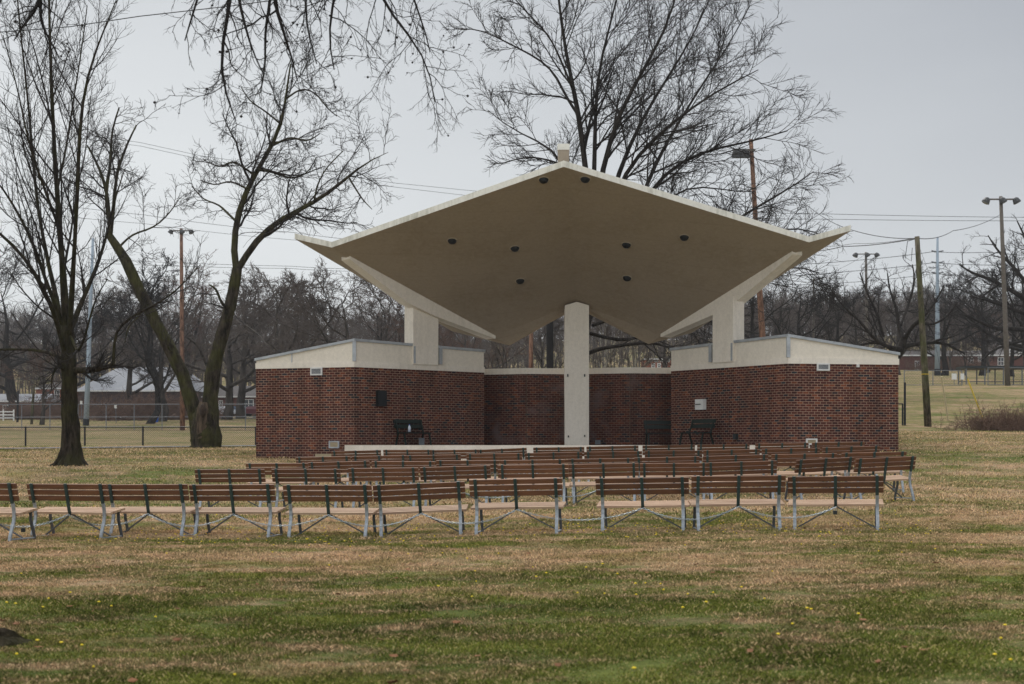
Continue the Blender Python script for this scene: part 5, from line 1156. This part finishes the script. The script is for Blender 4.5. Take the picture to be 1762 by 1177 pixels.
for p_, q_ in ((B0, R0b), (B1, R1b), (B2, R2b)):
    V_, Q_ = tubes(p_-corg, q_, 3, b); VV.append(V_); QQ.append(Q_); b += len(V_)
bo_ = link_mesh('brush_thicket', np_mesh('brush', np.concatenate(VV), np.concatenate(QQ)), M['brush']); bo_.location = c; tag(bo_, 'tangled reddish-brown brush thicket at the right edge of the lawn', 'shrub')

for k, (x_, D_, sc_, lb) in enumerate(((230, 190, 2.6, 'low dark brush clump right of the steel pole, in front of the brown building'), (300, 196, 2.8, 'low dark brush clump behind the leaning left trunk'), (90, 196, 2.3, 'low dark brush clump before the orange-red house'), (1610, 232, 2.0, 'low shrub before the long brick house on the right rise'))):
    q = bo_.copy(); COL.objects.link(q); q.location = gp(x_, D_); q.scale = (sc_*1.3, sc_, sc_); q.rotation_euler = (0, 0, k*1.7+.6); tag(q, lb, 'shrub')
# ------------------------------------------------------------------ haze
hz = MB().box((0, 300, 38), (1500, 760, 92)).build('haze', None); tag(hz, kind='stuff')
hm = bpy.data.materials.new('haze'); hm.use_nodes = True; ht = hm.node_tree; ht.nodes.clear(); ho = nn(ht, 'ShaderNodeOutputMaterial'); hv = nn(ht, 'ShaderNodeVolumePrincipled')
hv.inputs['Color'].default_value = (.8, .84, .9, 1); hv.inputs['Density'].default_value = .00022; ht.links.new(hv.outputs[0], ho.inputs['Volume']); hz.data.materials.append(hm)
# ------------------------------------------------------------------ grass, flowers, leaves
gg = np.random.default_rng(3)
def scatter(n, y0, y1, power=1.):
    Y = y0+(y1-y0)*gg.random(n)**power; X = (gg.random(n)*2-1)*(Y*.375+.6); return X, Y
def blades(n, y0, y1, h, wdt, name):
    X, Y = scatter(n, y0, y1, 1.25); k_ = np.sin(X*1.3+Y*.9)*np.sin(X*.7-Y*1.6); Z = gz(X, Y)
    k2_ = np.sin(X*7.3+1.7*np.sin(Y*3.1))*np.sin(Y*5.9+2.1*np.sin(X*2.3)); hh = h*(.35+.9*gg.random(n))*np.clip(1+.25*k_+.4*k2_, .62, 2)*(Y/((y0+y1)/2))**.35; a_ = gg.random(n)*math.pi; le = gg.normal(size=(n, 2))*.55*hh[:, None]
    dx, dy = np.cos(a_)*wdt*(.6+.8*gg.random(n))/2, np.sin(a_)*wdt/2
    V = np.empty((n, 4, 3)); V[:, 0] = np.stack([X-dx, Y-dy, Z-.004], -1); V[:, 1] = np.stack([X+dx, Y+dy, Z-.004], -1)
    mid = np.stack([X+le[:, 0]*.35, Y+le[:, 1]*.35, Z+hh*.62], -1)
    V[:, 2] = mid+np.stack([dx, dy, dx*0], -1)*.7; V[:, 3] = np.stack([X+le[:, 0], Y+le[:, 1], Z+hh*.95], -1)
    Qd = np.arange(n*4).reshape(n, 4); rn = np.repeat(gg.random(n), 4)
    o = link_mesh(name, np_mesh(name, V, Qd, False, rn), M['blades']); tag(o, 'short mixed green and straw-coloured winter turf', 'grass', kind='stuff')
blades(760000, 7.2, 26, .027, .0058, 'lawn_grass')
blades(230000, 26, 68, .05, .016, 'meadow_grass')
# yellow flowers
nf = 620; X, Y = scatter(nf, 8, 30, 1.); cl = np.sin(X*.9+Y*.5)+gg.normal(size=nf)*.6; keep = cl > .55
row = np.abs(Y-22.5) < 2; X2 = gg.uniform(-7, 7, 330); Y2 = 22.6+gg.normal(size=330)*1.3; X = np.r_[X[keep], X2]; Y = np.r_[Y[keep], Y2]
fm = MB()
for x_, y_ in zip(X, Y):
    z_ = float(gz(x_, y_))+.03+.02*random.random(); r_ = .009+.008*random.random()
    fm.lathe((x_, y_, z_), [(r_*.5, -.004), (r_, .003), (r_*.4, .009)], 6)
fo_ = fm.build('yellow_flowers', M['flower']); tag(fo_, 'tiny yellow flowers sprinkled through the turf', 'flowers', kind='stuff')
lf = MB()
for k in range(240):
    y_ = 8+22*random.random(); x_ = (random.random()*2-1)*y_*.37; z_ = float(gz(x_, y_))+.025; a_ = random.random()*6.28; s_ = .018+.02*random.random()
    Mz = Matrix.Rotation(a_, 3, 'Z') @ Matrix.Rotation(random.uniform(-.6, .6), 3, 'X')
    pts = [Mz @ Vector(q)*s_ for q in ((-1, 0, 0), (-.4, .6, .2), (.4, .5, .1), (1.2, 0, .25), (.4, -.5, 0), (-.4, -.55, .15))]; lf.poly([q+Vector((x_, y_, z_)) for q in pts])
lo_ = lf.build('fallen_leaves', M['leaf']); tag(lo_, 'scattered brown fallen leaves on the turf', 'leaves', kind='stuff')
